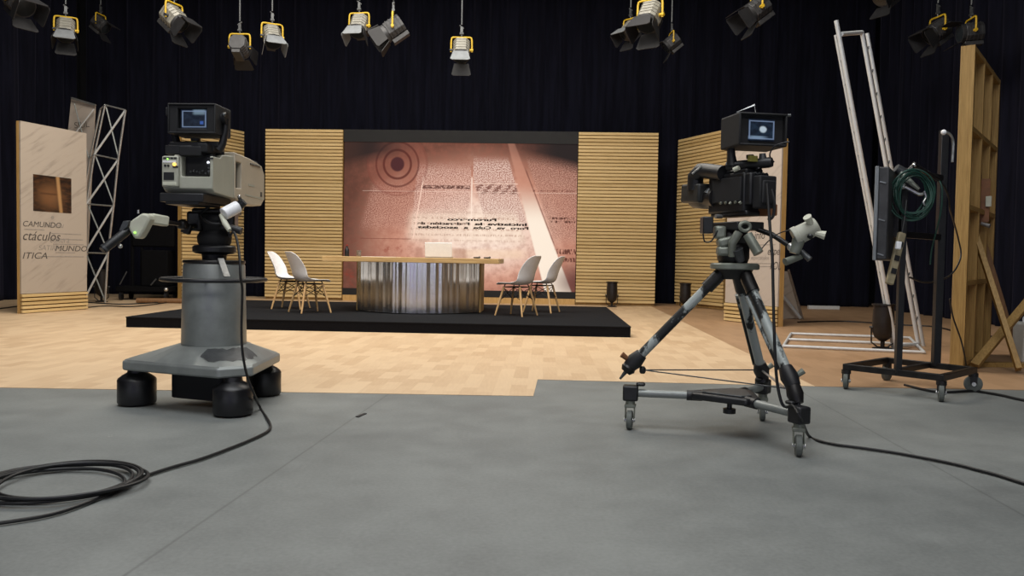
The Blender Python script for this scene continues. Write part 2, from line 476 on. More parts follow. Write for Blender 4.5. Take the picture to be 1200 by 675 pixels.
S0 = at(310, 350, 16.7); S0.z = 0
def setp(u, v=0): return S0 + e_x*u + e_y*v
def slat_panel(loc, rz, w, h, label, posts=False):
    t = thing('slatted_wall_panel', label, 'wall panel', (loc.x, loc.y, 0), rz, 'pale wooden slatted set panels')
    MB().box((w/2, .05, h/2), (w-.02, .03, h-.02)).build('backing_board', 'gap', t)
    mb = MB(); pitch = .069; n = int(h/pitch)
    for k in range(n):
        mb.box((w/2, .018, h-.026-k*pitch), (w, .036, .055))
    mb.build('slats', 'slat', t, .004, seg=1)
    f = MB()
    for x in (.03, w-.03): f.box((x, .10, h/2), (.05, .07, h))
    for z in (.04, h/2, h-.04): f.box((w/2, .10, z), (w-.1, .07, .05))
    f.build('rear_frame', 'pine', t)
    return t
slat_panel(setp(0), YAW, 1.60, 3.49, 'pale slatted wood panel left of the pink video screen')
slat_panel(setp(6.40), YAW, 1.60, 3.49, 'pale slatted wood panel right of the pink video screen')
def between(a, b): return math.atan2(b.y-a.y, b.x-a.x), (b.xy-a.xy).length
a, b = fl(212, 352), fl(285.5, 349.5)
b = at(285.5, 349, 17.2); a = at(214, 349, 15.7)
rz, L = between(a, b); slat_panel(a, rz, L, 3.5, 'slatted wood panel angled behind the grey pedestal camera')
a, b = fl(790, 357.8), fl(846, 363.8)
rz, L = between(a, b); slat_panel(a, rz, L, 3.44, 'slatted wood panel angled behind the black tripod camera')

# video wall
def screen_mat():
    mt, nt, p = new_mat('newspaper video picture')
    x, y, z = sep(coords())
    W_, H_ = 4.78, 3.0
    u = x/W_; v = 1 - z/H_                       # 0..1 rightwards, 0..1 downwards
    px = u*274; py = v*172                       # picture units
    vec = comb(px, py)
    big = noise(vec, .035, 4, .6); mid = noise(vec, .12, 4, .65)
    glow_ = (1 - ((u-.6)*(u-.6)*2.7 + (v-.58)*(v-.58)*3.0).sqrt() + v.step(.6, .8)*.05).clamp()
    base = mix(glow_.step(-.1, .55), hexc('633a2e'), hexc('d4967e'))
    base = mix(glow_.step(.35, .85)*.95, base, hexc('ffe6d4'))
    base = mix(mid.step(.38, .7)*.4, base, hexc('9a5a49'))
    base = mix((big.step(.5, .75)*glow_).clamp()*.6, base, hexc('f3c8ad'))
    # red blotches low on the picture, pale squares beneath the headline
    low = v.step(.62, .75)
    base = mix(low*noise(vec, .05, 5, .7).step(.52, .68)*.75*(1-u.step(.40, .70)), base, hexc('8e3c2e'))
    base = mix(low*u.band(.42, .78, .04)*v.band(.72, .78, .02)*.6, base, hexc('f6d3b4'))
    base = mix(v.band(.715, .83, .01)*(u.band(.31, .345, .01) + u.band(.475, .53, .012)).clamp()*.5, base, hexc('a8705c'))
    # columns of small print
    sl = px - (py-20)*(-.16)                     # leftmost gutter leans
    tex = noise(comb(px*.8, py*1.1), .95, 3, .6)
    words = noise(comb(px*.45, py*.9), .6, 2, .8)
    spk = tex.step(.40, .60)
    def block(col, dark, lite, amount):
        return mix(col*amount, base, mix(spk, hexc(dark), hexc(lite)))
    left = (px+py*.28).band(48, 104, 4)*py.band(50, 100, 8)
    base = block(left, '7a4034', 'd8a38f', .6)
    midc = (px+py*.10).band(90, 155, 2)*(px.lt(150.0))*py.band(28, 106, 9)
    base = block(midc, '844a3e', 'ffd8c6', .6)
    rgt = px.gt(152.5)*(px - py*.30).band(140, 188, 1.5)*py.band(20, 94, 7)
    base = block(rgt, '8e5042', 'ffe2d2', .75)
    far = (px - py*.36).band(208, 300, 2)*py.band(20, 112, 10)
    base = block(far, '6c382e', 'd8a692', .6)
    zig = px.gt(152.5)*(px - py*.30).band(140, 188, 1.5)*py.band(46, 59, 1.2)
    base = mix(zig*(((px*.55+py*.5 + words*15).sin()).step(-.2, .4))*.8, base, hexc('6e3b30'))
    head = (px+py*.1).band(98, 155, 2)*px.lt(149.0)*py.band(49.5, 53.5, .8)
    base = mix(head*words.step(.42, .5)*.9, base, hexc('512a24'))
    h2 = (px - py*.36).band(212, 300, 2)*(py.band(85, 87.5, .6) + py.band(89, 91.5, .6)).clamp()
    base = mix(h2*noise(comb(px*.6, py*.2), .9, 2).step(.45, .55)*.9, base, hexc('4a2620'))
    h3 = (px - py*.36).band(202, 300, 2)*(py.band(122, 128, .8)+py.band(132, 137, .8)).clamp()
    base = mix(h3*noise(comb(px*.8, py*.2), .7, 2).step(.42, .55)*.9, base, hexc('4f241d'))
    h4 = (px - py*.36).band(200, 300, 2)*py.band(53.5, 55.5, .7)
    base = mix(h4*noise(comb(px*.6, py*.2), .9, 2).step(.5, .55)*.7, base, hexc('6a3a30'))
    # pale band with grey small print above the headline
    pale = (px+py*.1).band(88, 230, 8)*(1-(px - py*.33).step(172, 182))*py.band(82, 114, 8)
    base = mix(pale*.55, base, hexc('ffe8d0'))
    pr = pale*((py*.95).sin().step(.1, .6))*noise(comb(px*.4, py*.1), 1.2, 3).step(.45, .55)
    base = mix(pr*.5, base, hexc('a87a66'))
    # rules
    base = mix((py - 57).abs().lt(.45)*px.gt(22.0)*.28, base, hexc('ffe0cc'))
    base = mix((py - 58.3).abs().lt(.35)*px.band(28, 68, 1)*.8, base, hexc('6b342a'))
    base = mix((px - 151).abs().lt(.7)*py.band(40, 104, 2)*.85, base, hexc('ffe6d4'))
    base = mix((px+py*.16 - 100.5).abs().lt(.7)*py.band(40, 112, 2)*.7, base, hexc('ffd9c4'))
    base = mix((py - 47 ).abs().lt(.6)*px.band(152, 205, 1)*.7, base, hexc('ffd9c4'))
    base = mix((py - 113 + px*.0).abs().lt(.4)*px.band(20, 80, 1)*.7, base, hexc('7a4034'))
    # target rings, upper left
    d = ((px-63)*(px-63) + (py-25.5)*(py-25.5)*.92).sqrt()
    ring = (1-(d-16).abs().step(.6, 2.0)) + (1-(d-25).abs().step(.5, 1.7))*.8 + (1-(d-35).abs().step(.5, 2.2))*.25
    base = mix((d.lt(36.0))*.25, base, hexc('a8604f'))
    base = mix(ring.clamp()*.85, base, hexc('5a2620'))
    base = mix((1-d.step(7.0, 9.2)), base, hexc('4c2528'))
    # pale road running down through the print
    c = px - (py*.335+196.5); hw = py*.067 + 4
    road = (1 - (c.abs()-hw).step(-1.2, 1.2))
    base = mix(road*(v.step(0, .5)*.45+.5), base, mix(v.step(.25, .55), hexc('c98d76'), hexc('ffeeda')))
    edge = (1-(c-hw-1.2).abs().step(.3, 1.2))*py.band(30, 118, 4)
    base = mix(edge*.6, base, hexc('5e2f28'))
    # dark arched top of the picture, dark corner bottom right
    arch = ((v - (u-.5)*(u-.5)*.46)*11).clamp()
    base = mix(((1-arch)*(u-.5).abs().step(.12, .42)), base, hexc('241c1d'))
    base = mix((((u-1)*(u-1)*3+(v-.93)*(v-.93)*2).sqrt().step(.0, .26)*-1+1)*.8, base, hexc('5d3030'))
    base = mix((1-u.step(0, .16))*(1-v.step(.25, .95)*.6)*.55, base, hexc('4a2d24'))
    nt.links.new(base, p.inputs['Emission Color']); p.inputs['Emission Strength'].default_value = 1.0
    p.inputs['Base Color'].default_value = (.01, .01, .01, 1); p.inputs['Roughness'].default_value = .8; p.inputs['Specular IOR Level'].default_value = .05
    return mt
M['screen'] = screen_mat()
scr = thing('video_screen', 'wide backdrop screen showing a pinkish newspaper page with a round target', 'screen', setp(1.60, .1), YAW)
# the picture is 4.78 wide and 3 m high; its mesh origin is its lower left corner
MB().box((2.39, .01, 1.5), (4.78, .02, 3.0)).build('picture', 'screen', scr, loc=(.01, 0, .26))
MB().box((2.4, .0, 3.385), (4.8, .06, .25)).build('top_fascia', 'black_matte', scr)
MB().box((2.4, .0, .19), (4.8, .06, .14)).build('bottom_frame', 'black_matte', scr)
MB().box((2.4, .12, 1.75), (4.8, .16, 3.5)).build('rear_cabinet', 'black_matte', scr)
MB().box((2.4, -.02, .06), (4.78, .05, .12)).build('plinth_board', 'trim_wood', scr)
def mirror_text(body, cx, z, size, width):
    cw = width/len(body); pos = 0
    for wd in body.split(' '):
        c = cx + width/2 - (pos+len(wd)/2)*cw
        mw = Matrix.Translation((c, -.004, z)) @ Matrix.Rotation(R(90), 4, 'X') @ Matrix.Diagonal((-1, 1, 1, 1))
        text('headline', wd, size, 'headline', scr, mw, align='CENTER', width=len(wd)*cw*.96, bold=.003); pos += len(wd)+1
M['headline'] = simple('printed headline', '150907', .9, 0, .1)
def su(px): return (px-400)/274*4.78 + .01
mirror_text('Furomerco', su(552), 1.680, .075, 1.05)
mirror_text('Iniciativa la Federación de', su(552.5), 1.592, .076, 2.27)
mirror_text('Foro va Cuba a asociadas', su(553), 1.516, .076, 2.30)

# ------------------------------------------------------------------ presenter desk
def steel_mat():
    mt, nt, p = new_mat('brushed stainless sheet')
    x, y, z = sep(coords())
    ang = X.op('ARCTAN2', x, y*-1)
    n = noise(comb(ang*5.5, z*.12), 1.0, 1.5, .5); fine = noise(comb(ang*160, z*1.5), 1.0, 2)
    nt.links.new(mix(fine, hexc('c0c0c0'), hexc('d6d4d2')), p.inputs['Base Color'])
    p.inputs['Metallic'].default_value = 1; p.inputs['Roughness'].default_value = .24
    p.inputs['Anisotropic'].default_value = .7
    tg = nt.nodes.new('ShaderNodeTangent'); tg.direction_type = 'RADIAL'; tg.axis = 'Z'
    nt.links.new(tg.outputs[0], p.inputs['Tangent'])
    bump(p, n, .5, .12)
    return mt
M['steel'] = steel_mat()
dc = fl(482, 368.3, PZ) + e_y*.62
desk = thing('presenter_desk', 'presenter desk with curved steel front and long wooden top on the black platform', 'desk', (dc.x, dc.y, PZ), YAW)
hw, sg = .885, .56; rr = (hw*hw+sg*sg)/(2*sg); cy = -.62 + rr
a0 = math.asin(hw/rr)
arc = [(rr*math.sin(-a0+2*a0*i/48), cy - rr*math.cos(-a0+2*a0*i/48)) for i in range(49)]
arc2 = [(x*.985, y+.012) for x, y in arc[::-1]]
MB().prism(arc+arc2, .012, .715).build('curved_front', 'steel', desk, smooth=30)
MB().prism([(x*.985, y+.02) for x, y in arc]+[(hw*.985, .0), (-hw*.985, .0)], 0, .012).build('plinth', 'black_metal', desk)
for s in (-1, 1): MB().box((s*(hw+.014), .29, .357), (.028, .58, .714)).build('side_panel', 'trim_wood', desk, .003)
MB().box((-.03, .08, .75), (2.46, 1.36, .07)).build('desk_top', 'wood_top', desk, .006)
MB().box((0, .56, .35), (2*hw, .02, .7)).build('back_board', 'trim_wood', desk)
DZ = PZ+.785
def on_desk(px, v): # a spot on the top, v metres behind its front edge
    p = at(px, 302, dc.y-.6+v); return Vector((p.x, p.y, DZ))
def paper(px, v, w, d, rz, lab):
    p = on_desk(px, v); o = MB().box((0, 0, .002), (w, d, .004)).build('paper_sheet', 'white_paper'); o.location = p; o.rotation_euler = (0, 0, rz)
    return tag(o, lab, 'paper', 'papers on the desk')
paper(437, .18, .30, .21, .1, 'white paper sheet at the left of the wooden desk top')
paper(455, .30, .30, .21, -.2, 'white paper sheet overlapping towards the desk centre behind the first')
p = on_desk(514, .35)
lap = thing('laptop', 'open laptop with its white lid turned to the camera on the desk', 'laptop', p, YAW+.03)
MB().box((0, .14, .009), (.38, .26, .018)).build('base', 'alu', lap, .004)
MB().box((0, -.03, .115), (.385, .012, .205), (R(12), 0, 0)).build('lid', 'white_plastic', lap, .004)
p = on_desk(420.5, .3)
o = MB().lathe([(.028, 0), (.03, .004), (.036, .09), (.034, .09), (.028, .01)], n=20).build('drinking_glass', 'glassy'); o.location = p
tag(o, 'small clear drinking glass beside the dark bottle on the desk', 'glass')
p = on_desk(406.5, .35)
bt = thing('bottle', 'slim dark bottle at the far left end of the desk', 'bottle', p)
MB().lathe([(.03, 0), (.032, .01), (.032, .09), (.024, .11), (.012, .135), (.012, .15)], n=18).build('glass_body', 'black', bt)
MB().lathe([(.014, .15), (.014, .168)], n=14).build('cap', 'red', bt)
for px, rzz, lab in ((559, .4, 'small black microphone lying on the desk nearer the laptop'), (571, -.3, 'small black microphone lying on the desk near its right end')):
    p = on_desk(px, .15); mc = thing('microphone', lab, 'microphone', p, rzz, 'microphones on the desk')
    MB().cyl((-.05, 0, .012), (.02, 0, .012), .009, .011, 12).build('handle', 'black', mc)
    MB().ball((.035, 0, .016), .016).build('grille', 'grey_dark', mc)

# ------------------------------------------------------------------ shell chairs
def chair_shell():
    prof = [(.235, .425), (.215, .447), (.15, .448), (.05, .437), (-.06, .428), (-.14, .437), (-.19, .475), (-.215, .54), (-.235, .62), (-.27, .70), (-.298, .77), (-.322, .82), (-.33, .835)]
    half = [.165, .195, .215, .228, .236, .238, .236, .232, .228, .218, .195, .145, .09]
    lift = [.0, .008, .016, .026, .038, .050, .045, .02, .0, 0, 0, 0, 0]
    wrap = [0, 0, 0, 0, 0, .02, .05, .075, .075, .065, .05, .025, .01]
    bm = bmesh.new(); rows = []
    for (y, z), h, l, wv in zip(prof, half, lift, wrap):
        rows.append([bm.verts.new((h*t, y + wv*abs(t)**2.2, z + l*abs(t)**3.2)) for t in [i/8-1 for i in range(17)]])
    for a, b in zip(rows, rows[1:]):
        for i in range(16): bm.faces.new((a[i], a[i+1], b[i+1], b[i]))
    return bm
def make_chair(label):
    t = thing('shell_chair', label, 'chair', group='white shell chairs on the stage')
    mb = MB(); mb.bm.free(); mb.bm = chair_shell()
    o = mb.build('seat_shell', 'white_plastic', t, smooth=80)
    s = o.modifiers.new('thick', 'SOLIDIFY'); s.thickness = .009
    s = o.modifiers.new('sub', 'SUBSURF'); s.levels = s.render_levels = 2
    for sx in (-1, 1):
        for sy in (-1, 1):
            MB().tube([(sx*.215, sy*.215, 0), (sx*.175, sy*.17, .2), (sx*.135, sy*.125, .40)], [.011, .016, .015], 12).build('leg', 'wood_leg', t)
    mb = MB(); T = lambda sx, sy, z: (sx*(.215-.2*z), sy*(.215-.222*z), z)
    for a, b in (((-1,-1), (1,-1)), ((1,-1), (1,1)), ((1,1), (-1,1)), ((-1,1), (-1,-1))):
        mb.cyl(T(*a, .38), T(*b, .22), .005, n=8); mb.cyl(T(*a, .22), T(*b, .38), .005, n=8)
        mb.cyl(T(*a, .395), T(*b, .395), .007, n=8)
    for sx in (-1, 1):
        mb.cyl((sx*.135, -.125, .395), (sx*.12, -.10, .438), .008, n=8); mb.cyl((sx*.135, .125, .395), (sx*.12, .11, .442), .008, n=8)
    mb.build('wire_brace', 'black_metal', t)
    return t
# heading angle from +y; local +y is the way the chair faces
ch = make_chair('white shell chair left of the desk, nearer the camera with its seat toward the desk')
def feet(px, py): q = fl(px, py, PZ); return (q.x, q.y, PZ+.005)
ch.location = feet(363, 366.3); ch.rotation_euler = (0, 0, R(-52))
dup(ch, feet(341, 361.8), R(-94), 'white shell chair left of the desk, farther back half hidden by another chair')
dup(ch, feet(605, 370.0), R(60), 'white shell chair right of the desk, nearer the camera with its back turned')
dup(ch, feet(634.5, 366.0), R(70), 'white shell chair right of the desk, farther right behind its twin')

# ------------------------------------------------------------------ uplighter cans on the floor
def make_can(label):
    t = thing('uplighter_can', label, 'stage light', group='dark lamp cans standing on the floor')
    MB().lathe([(.03, .085), (.085, .13), (.105, .19), (.108, .30), (.10, .50), (.094, .50), (.092, .36), (.02, .33)], n=28).build('can_barrel', 'lamp_brown', t)
    MB().lathe([(.104, .478), (.118, .48), (.118, .495), (.104, .497)], n=28).build('front_rim', 'black_metal', t)
    mb = MB()
    for s in (-1, 1): mb.tube([(s*.05, 0, .02), (s*.112, 0, .07), (s*.116, 0, .24)], .008, 8)
    mb.box((0, 0, .02), (.12, .05, .008))
    mb.build('yoke', 'black_metal', t)
    for s in (-1, 1): MB().cyl((s*.10, 0, .235), (s*.135, 0, .235), .012, n=12).build('yoke_knob', 'grey_dark', t)
    mb = MB(); mb.lathe([(.10, 0), (.10, .010), (.02, .014)], n=20); mb.cyl((0, 0, .10), (0, 0, .016), .022, n=12)
    mb.build('base', 'black_metal', t)
    return t
can = make_can('dark lamp can standing in front of the slatted panel right of the screen')
q = at(717, 350, 15.95); can.location = (q.x, q.y, .003)
q = at(803, 350, 15.6); dup(can, (q.x, q.y, .003), R(20), 'dark lamp can at the foot of the angled panel behind the tripod')
q = fl(119, 354); dup(can, (q.x, q.y, .003), R(10), 'dark lamp can at the foot of the leaning lattice truss').scale = (1.05, 1.05, 1.2)
q = fl(1034, 409); dup(can, (q.x, q.y, .003), R(-10), 'dark lamp can standing over the flat metal frame near the cart').scale = (1.05, 1.05, 1.0)

# ------------------------------------------------------------------ printed text panels
def print_mat(name, a, b):
    mt, nt, p = new_mat(name)
    oc = coords(); x, y, z = sep(oc)
    s = noise(comb(x*1.2+z*1.2, z*11 - x*7), 1.0, 3, .6).step(.48, .70)*noise(oc, 1.3, 2).step(.38, .6)
    c = mix(s*.6, hexc(a), hexc(b))
    nt.links.new(c, p.inputs['Base Color']); p.inputs['Roughness'].default_value = .65
    return mt
M['print'] = print_mat('cream printed face', 'a89c8f', '7f756a')
M['print_pale'] = print_mat('pale printed face', 'b2a69b', '91867c')
def photo_mat():
    mt, nt, p = new_mat('small brown photograph')
    x, y, z = sep(coords())
    d = ((x-.3)*(x-.3)*5 + (z-.24)*(z-.24)*7).sqrt()
    c = mix(d.step(.1, .8), hexc('6e4c30'), hexc('1a100b'))
    c = mix(noise(comb(x, z*3), 6, 4).step(.4, .7)*.4, c, hexc('6d4526'))
    c = mix((1-(x+z*.12-.50).abs().step(.01, .05))*.6, c, hexc('c79a66'))
    c = mix((1-(z-.27).abs().step(.008, .02))*x.band(.12, .42, .03)*.6, c, hexc('402616'))
    nt.links.new(c, p.inputs['Base Color']); p.inputs['Roughness'].default_value = .35
    return mt
M['photo'] = photo_mat()
def hit(t, px, py):
    """where the sight line through a pixel meets the face of a panel: local x and z"""
    d = ray(px, py); rz = t.rotation_euler.z; n = Vector((-math.sin(rz), math.cos(rz), 0)); o = Vector(t.location)
    k = (o-EYE).dot(n)/d.dot(n); q = EYE + d*k - o
    return q.x*math.cos(rz)+q.y*math.sin(rz), q.z
def ptext(t, body, px, py, h_px, mat='ink', shear=.25, sx=.95, depth=.0008):
    x, z = hit(t, px, py); _, z2 = hit(t, px, py-h_px)
    mt = Matrix.Translation((x, -.0015, z)) @ Matrix.Rotation(R(90), 4, 'X')
    return text('printed_word', body, (z2-z)/.70, mat, t, mt, shear, sx, depth=depth)
def info_panel(name, label, a, b, h, th, face):
    rz, L = between(a, b); t = thing(name, label, 'display panel', (a.x, a.y, .003), rz)
    nb = 5; pitch = .058; hb = nb*pitch
    MB().box((L/2, .012, (h+hb)/2), (L-.002, .024, h-hb)).build('printed_face', face, t)
    MB().box((L/2, .024+(th-.024)/2, h/2), (L-.06, th-.024, h)).build('core_board', 'ply', t)
    for x in (.015, L-.015): MB().box((x, .026+(th-.026)/2, h/2), (.03, th-.026, h+.001)).build('edge_board', 'trim_wood', t)
    mb = MB()
    for k in range(nb): mb.box((L/2, -.006, pitch*(k+.5)), (L, .034, pitch*.70))
    mb.build('base_slats', 'slat', t, .004)
    MB().box((L/2, .018, hb/2), (L-.002, .012, hb)).build('base_backing', 'gap', t)
    return t, L
pn, L1 = info_panel('text_panel', 'tall cream text panel with a small brown photograph, left edge of the set', fl(25, 368), fl(102, 362.5), 2.80, .075, 'print')
x0, z0 = hit(pn, 39, 247); x1, z1 = hit(pn, 83.5, 250); _, zt = hit(pn, 39, 204)
ph = MB().box(((x1-x0)/2, 0, .5*(zt-z0)), (x1-x0, .004, zt-z0)).build('photograph', 'photo', pn, loc=(x0, -.002, z0))
ptext(pn, 'CAMUNDO', 26, 265, 6.5, 'ink', .2, 1.15); ptext(pn, 'actualidad', 53, 266, 4.5, 'ink_soft', .3, 1.0)
ptext(pn, 'ctáculos', 25.5, 281, 11, 'ink', .3, 1.05)
ptext(pn, 'cultura', 58, 284, 8, 'ink_soft', .1, .9); ptext(pn, 'SATIRA', 45, 293, 6, 'ink_soft', .2, 1.1)
ptext(pn, 'MUNDO', 64, 294, 6.5, 'ink', .2, 1.35); ptext(pn, 'ITICA', 25.5, 303, 7.5, 'ink', .25, 1.35)
for px0, px1, py in ((60, 95, 273.5), (60, 97, 280), (62, 98, 286), (44, 98, 300.5), (28, 52, 268.5), (65, 88, 296)):
    xa, za = hit(pn, px0, py); xb, zb = hit(pn, px1, py+.6)
    MB().box(((xa+xb)/2, -.0012, za), (xb-xa, .002, .013)).build('printed_rule', 'ink_soft', pn)
xa, za = hit(pn, 61.5, 255); MB().lathe([(.028, -.001), (.028, .001)], (xa, -.0015, za), 16, (R(90), 0, 0)).build('printed_mark', 'ink_soft', pn)

p2, L2 = info_panel('text_panel', 'tall pale text panel partly hidden behind the black tripod camera', fl(849, 376), fl(910.5, 383.2), 2.72, .11, 'print_pale')
ptext(p2, 'info', 884, 280, 9, 'ink', .1, .9); ptext(p2, 'expe', 899, 298.5, 9, 'ink', .25, .8)
ptext(p2, 'POL', 902, 315.5, 9, 'ink', .25, .75); ptext(p2, 'espectáculos', 880, 304, 4.5, 'ink_soft', .2, .9)
for px0, px1, py in ((880, 908, 308.5), (882, 909, 312), (884, 909, 287)):
    xa, za = hit(p2, px0, py); xb, zb = hit(p2, px1, py)
    MB().box(((xa+xb)/2, -.0012, za), (xb-xa, .002, .012)).build('printed_rule', 'ink_soft', p2)

# ------------------------------------------------------------------ grey pedestal with pan head
def local(t):
    mi = (Matrix.Translation(t.location) @ t.rotation_euler.to_matrix().to_4x4()).inverted()
    return lambda v: mi @ Vector(v)
def rounded(pts, r, k=5):
    """outline with rounded corners"""
    out = []; n = len(pts)
    for i in range(n):
        p, a, b = Vector(pts[i]), Vector(pts[i-1]), Vector(pts[(i+1) % n])
        u, v = (a-p).normalized(), (b-p).normalized()
        d = r/math.tan(u.angle(v)/2)
        s, e = p+u*d, p+v*d
        for j in range(k+1):
            t = j/k; out.append(tuple((s*(1-t)+p*t)*(1-t) + (p*(1-t)+e*t)*t))
    return out
wl, wf, wr = fl(160.5, 474), fl(273, 486.5), fl(309, 463)
pc = (wl+wf+wr)/3
ped = thing('camera_pedestal', 'grey studio camera pedestal with steering ring and three covered wheels', 'camera pedestal', (pc.x, pc.y, 0))
PL = local(ped)
W3 = [PL(q) for q in (wl, wf, wr)]
for q in W3:
    mb = MB(); mb.lathe([(.108, .012), (.112, .02), (.112, .155), (.106, .165), (.085, .182), (.055, .20), (.05, .225)], (q.x, q.y, 0), 32)
    wc = mb.build('wheel_cover', 'rubber', ped)
    mb = MB()
    for s in (-1, 1): mb.cyl((q.x+s*.03-.012, q.y, .045), (q.x+s*.03+.012, q.y, .045), .045, n=20)
    mb.build('wheel', 'tyre', wc)
tri = []
for q in W3:
    d = Vector((q.x, q.y)).normalized(); side = Vector((-d.y, d.x))
    tri += [tuple(Vector((q.x, q.y))*1.12 - side*.10), tuple(Vector((q.x, q.y))*1.12 + side*.10)]
tri = rounded(tri, .035)
MB().prism(tri, .225, .285).build('base_plate', 'grey_paint', ped, .012, smooth=25)
colpos = Vector((PL(at(249, 400, 5.0)).x, PL((0, 5.0, 0)).y)); colpos = Vector((.0, .03))
inner = []
for i in range(24):
    a = 2*PI*i/24; inner.append((.215*math.cos(a), .215*math.sin(a)))
# sloped hood from the plate's edge up to the column foot
mb = MB(); N = 72
def ray_poly(poly, a):
    d = Vector((math.cos(a), math.sin(a))); best = .1
    for i in range(len(poly)):
        p, q = Vector(poly[i]), Vector(poly[(i+1) % len(poly)]); e = q-p
        den = d.x*e.y - d.y*e.x
        if abs(den) < 1e-9: continue
        t = (p.x*e.y - p.y*e.x)/den; u = (p.x*d.y - p.y*d.x)/den
        if t > 0 and -.001 <= u <= 1.001: best = max(best, t)
    return best
rings = []
for f, z in ((.985, .283), (.97, .290), (0, .375)):
    ring = []
    for i in range(N):
        a = 2*PI*i/N
        if f: rad = ray_poly(tri, a)*f; c = (0, 0)
        else: rad = .216; c = colpos
        ring.append(mb.bm.verts.new((c[0]+rad*math.cos(a), c[1]+rad*math.sin(a), z)))
    rings.append(ring)
for a, b in zip(rings, rings[1:]):
    for i in range(N): mb.bm.faces.new((a[i], a[(i+1) % N], b[(i+1) % N], b[i]))
mb.bm.faces.new(rings[-1]); mb.bm.faces.new(rings[0][::-1])
hood = mb.build('base_hood', 'grey_paint', ped, smooth=25)
# worn anti-slip patch on the right slope
def hood_pt(a, f):
    r0 = ray_poly(tri, a)*.95; p0 = Vector((r0*math.cos(a), r0*math.sin(a), .2945)); p1 = Vector((colpos[0]+.216*math.cos(a), colpos[1]+.216*math.sin(a), .3785))
    return p0.lerp(p1, f)
mb = MB(); rnd = random.Random(5)
A = [R(-84)+R(72)*i/14 for i in range(15)]
up = [mb.bm.verts.new(hood_pt(a, .86+rnd.uniform(-.05, .06)-(.35 if i in (0, 14) else 0))) for i, a in enumerate(A)]
mid = [mb.bm.verts.new(hood_pt(a, .5)) for a in A]
lo = [mb.bm.verts.new(hood_pt(a, .22+rnd.uniform(-.06, .08)+(.2 if i < 2 else 0))) for i, a in enumerate(A)]
for i in range(14):
    mb.bm.faces.new((lo[i], lo[i+1], mid[i+1], mid[i])); mb.bm.faces.new((mid[i], mid[i+1], up[i+1], up[i]))
mb.build('grip_patch', 'grey_dark', ped)
MB().prism(rounded([(W3[0].x*.62, W3[0].y*.62-.02), (W3[1].x*.62, W3[1].y*.62), (W3[2].x*.62, W3[2].y*.62)], .05), .05, .225).build('drive_housing', 'black_matte', ped, .006)
cx, cy_ = colpos
colm = [(.190, .372), (.193, .38), (.182, .86), (.177, .872)]
MB().lathe(colm, (cx, cy_, 0), 40).build('column', 'grey_paint', ped)
MB().lathe([(.178, .872), (.184, .878), (.184, .888), (.18, .894), (.12, .897)], (cx, cy_, 0), 40).build('column_cap', 'black_metal', ped)
ringz = .775
MB().tube([(cx+.305*math.cos(2*PI*i/56), cy_+.305*math.sin(2*PI*i/56), ringz) for i in range(56)], .0125, 10, True).build('steering_ring', 'black', ped)
for k in range(3):
    a = R(35+120*k); MB().cyl((cx+.178*math.cos(a), cy_+.178*math.sin(a), ringz), (cx+.30*math.cos(a), cy_+.30*math.sin(a), ringz), .009, n=10).build('ring_spoke', 'black_metal', ped)
MB().beam((cx+.10, cy_-.17, .905), (cx+.17, cy_-.26, .80), .035, .008).build('parking_strap', 'alu', ped)
# head
MB().lathe([(.07, .895), (.075, .93), (.11, .935), (.128, .945), (.128, .975), (.118, .985), (.07, .988)], (cx, cy_, 0), 36).build('mounting_ring', 'black', ped, .003)
MB().lathe([(.09, .985), (.10, 1.0), (.105, 1.04), (.085, 1.075), (.11, 1.10), (.13, 1.14), (.12, 1.17), (.09, 1.19)], (cx, cy_, 0), 28, sy=.85).build('pan_head', 'black_matte', ped)
mb = MB(); mb.box((cx+.10, cy_-.03, 1.14), (.09, .16, .13), (0, 0, R(10))); mb.box((cx-.09, cy_-.03, 1.13), (.09, .15, .12)); mb.box((cx, cy_+.05, 1.195), (.20, .34, .03))
mb.build('tilt_cradle', 'black_metal', ped, .015)
MB().tube(smooth_path([(cx+.02, cy_-.13, 1.22), (cx-.02, cy_-.16, 1.17), (cx+.03, cy_-.17, 1.12), (cx+.10, cy_-.15, 1.12), (cx+.13, cy_-.12, 1.19)]), .008, 8).build('head_cable', 'cable', ped)
# left pan bar with zoom grip
def P(px, py, D): return PL(at(px, py, D))
a, b, c = P(232, 266, 4.95), P(213, 263, 4.78), P(195, 260.5, 4.60)
MB().tube([a, b, c], .012, 10).build('pan_bar', 'black_metal', ped)
mb = MB(); mb.lathe([(.026, -.02), (.03, 0), (.03, .02), (.02, .03)], b+Vector((.0, 0, .0)), 16, (0, R(90), 0)); mb.box(P(219, 268, 4.86), (.05, .04, .06), (0, R(20), 0))
mb.build('pan_bar_clamp', 'black_metal', ped, .004)
zc = MB()
k0, k1, k2 = P(195, 259.5, 4.60), P(175, 256, 4.50), P(161, 264, 4.40)
zc.beam(k0, k1, .056, .058)
zg = zc.build('zoom_arm', 'beige_light', ped, .010)
def slab(name, pix, D0, D1, mat, bev):
    """a housing whose side outline is given by sight points, running from depth D0 to D1"""
    mb = MB(); n = len(pix)
    vs = [P(x, y, D0) for x, y in pix] + [P(x, y, D0)+Vector((0, D1-D0, 0)) for x, y in pix]
    mb._add(vs, [tuple(range(n)), tuple(range(n, 2*n))[::-1]] + [(i, n+i, n+(i+1) % n, (i+1) % n) for i in range(n)])
    return mb.build(name, mat, ped, bev)
zh = slab('zoom_housing', [(152, 259), (166, 249.5), (174, 251), (175, 257), (168, 271), (163, 279), (157, 280), (150, 268)], 4.36, 4.44, 'beige_light', .012)
MB().ball(P(158, 272.5, 4.355), .006).build('status_lamp', 'led_green', zh)
MB().cyl(P(162, 250, 4.4), P(162, 246, 4.4), .006, n=8).build('toggle', 'alu', zh)
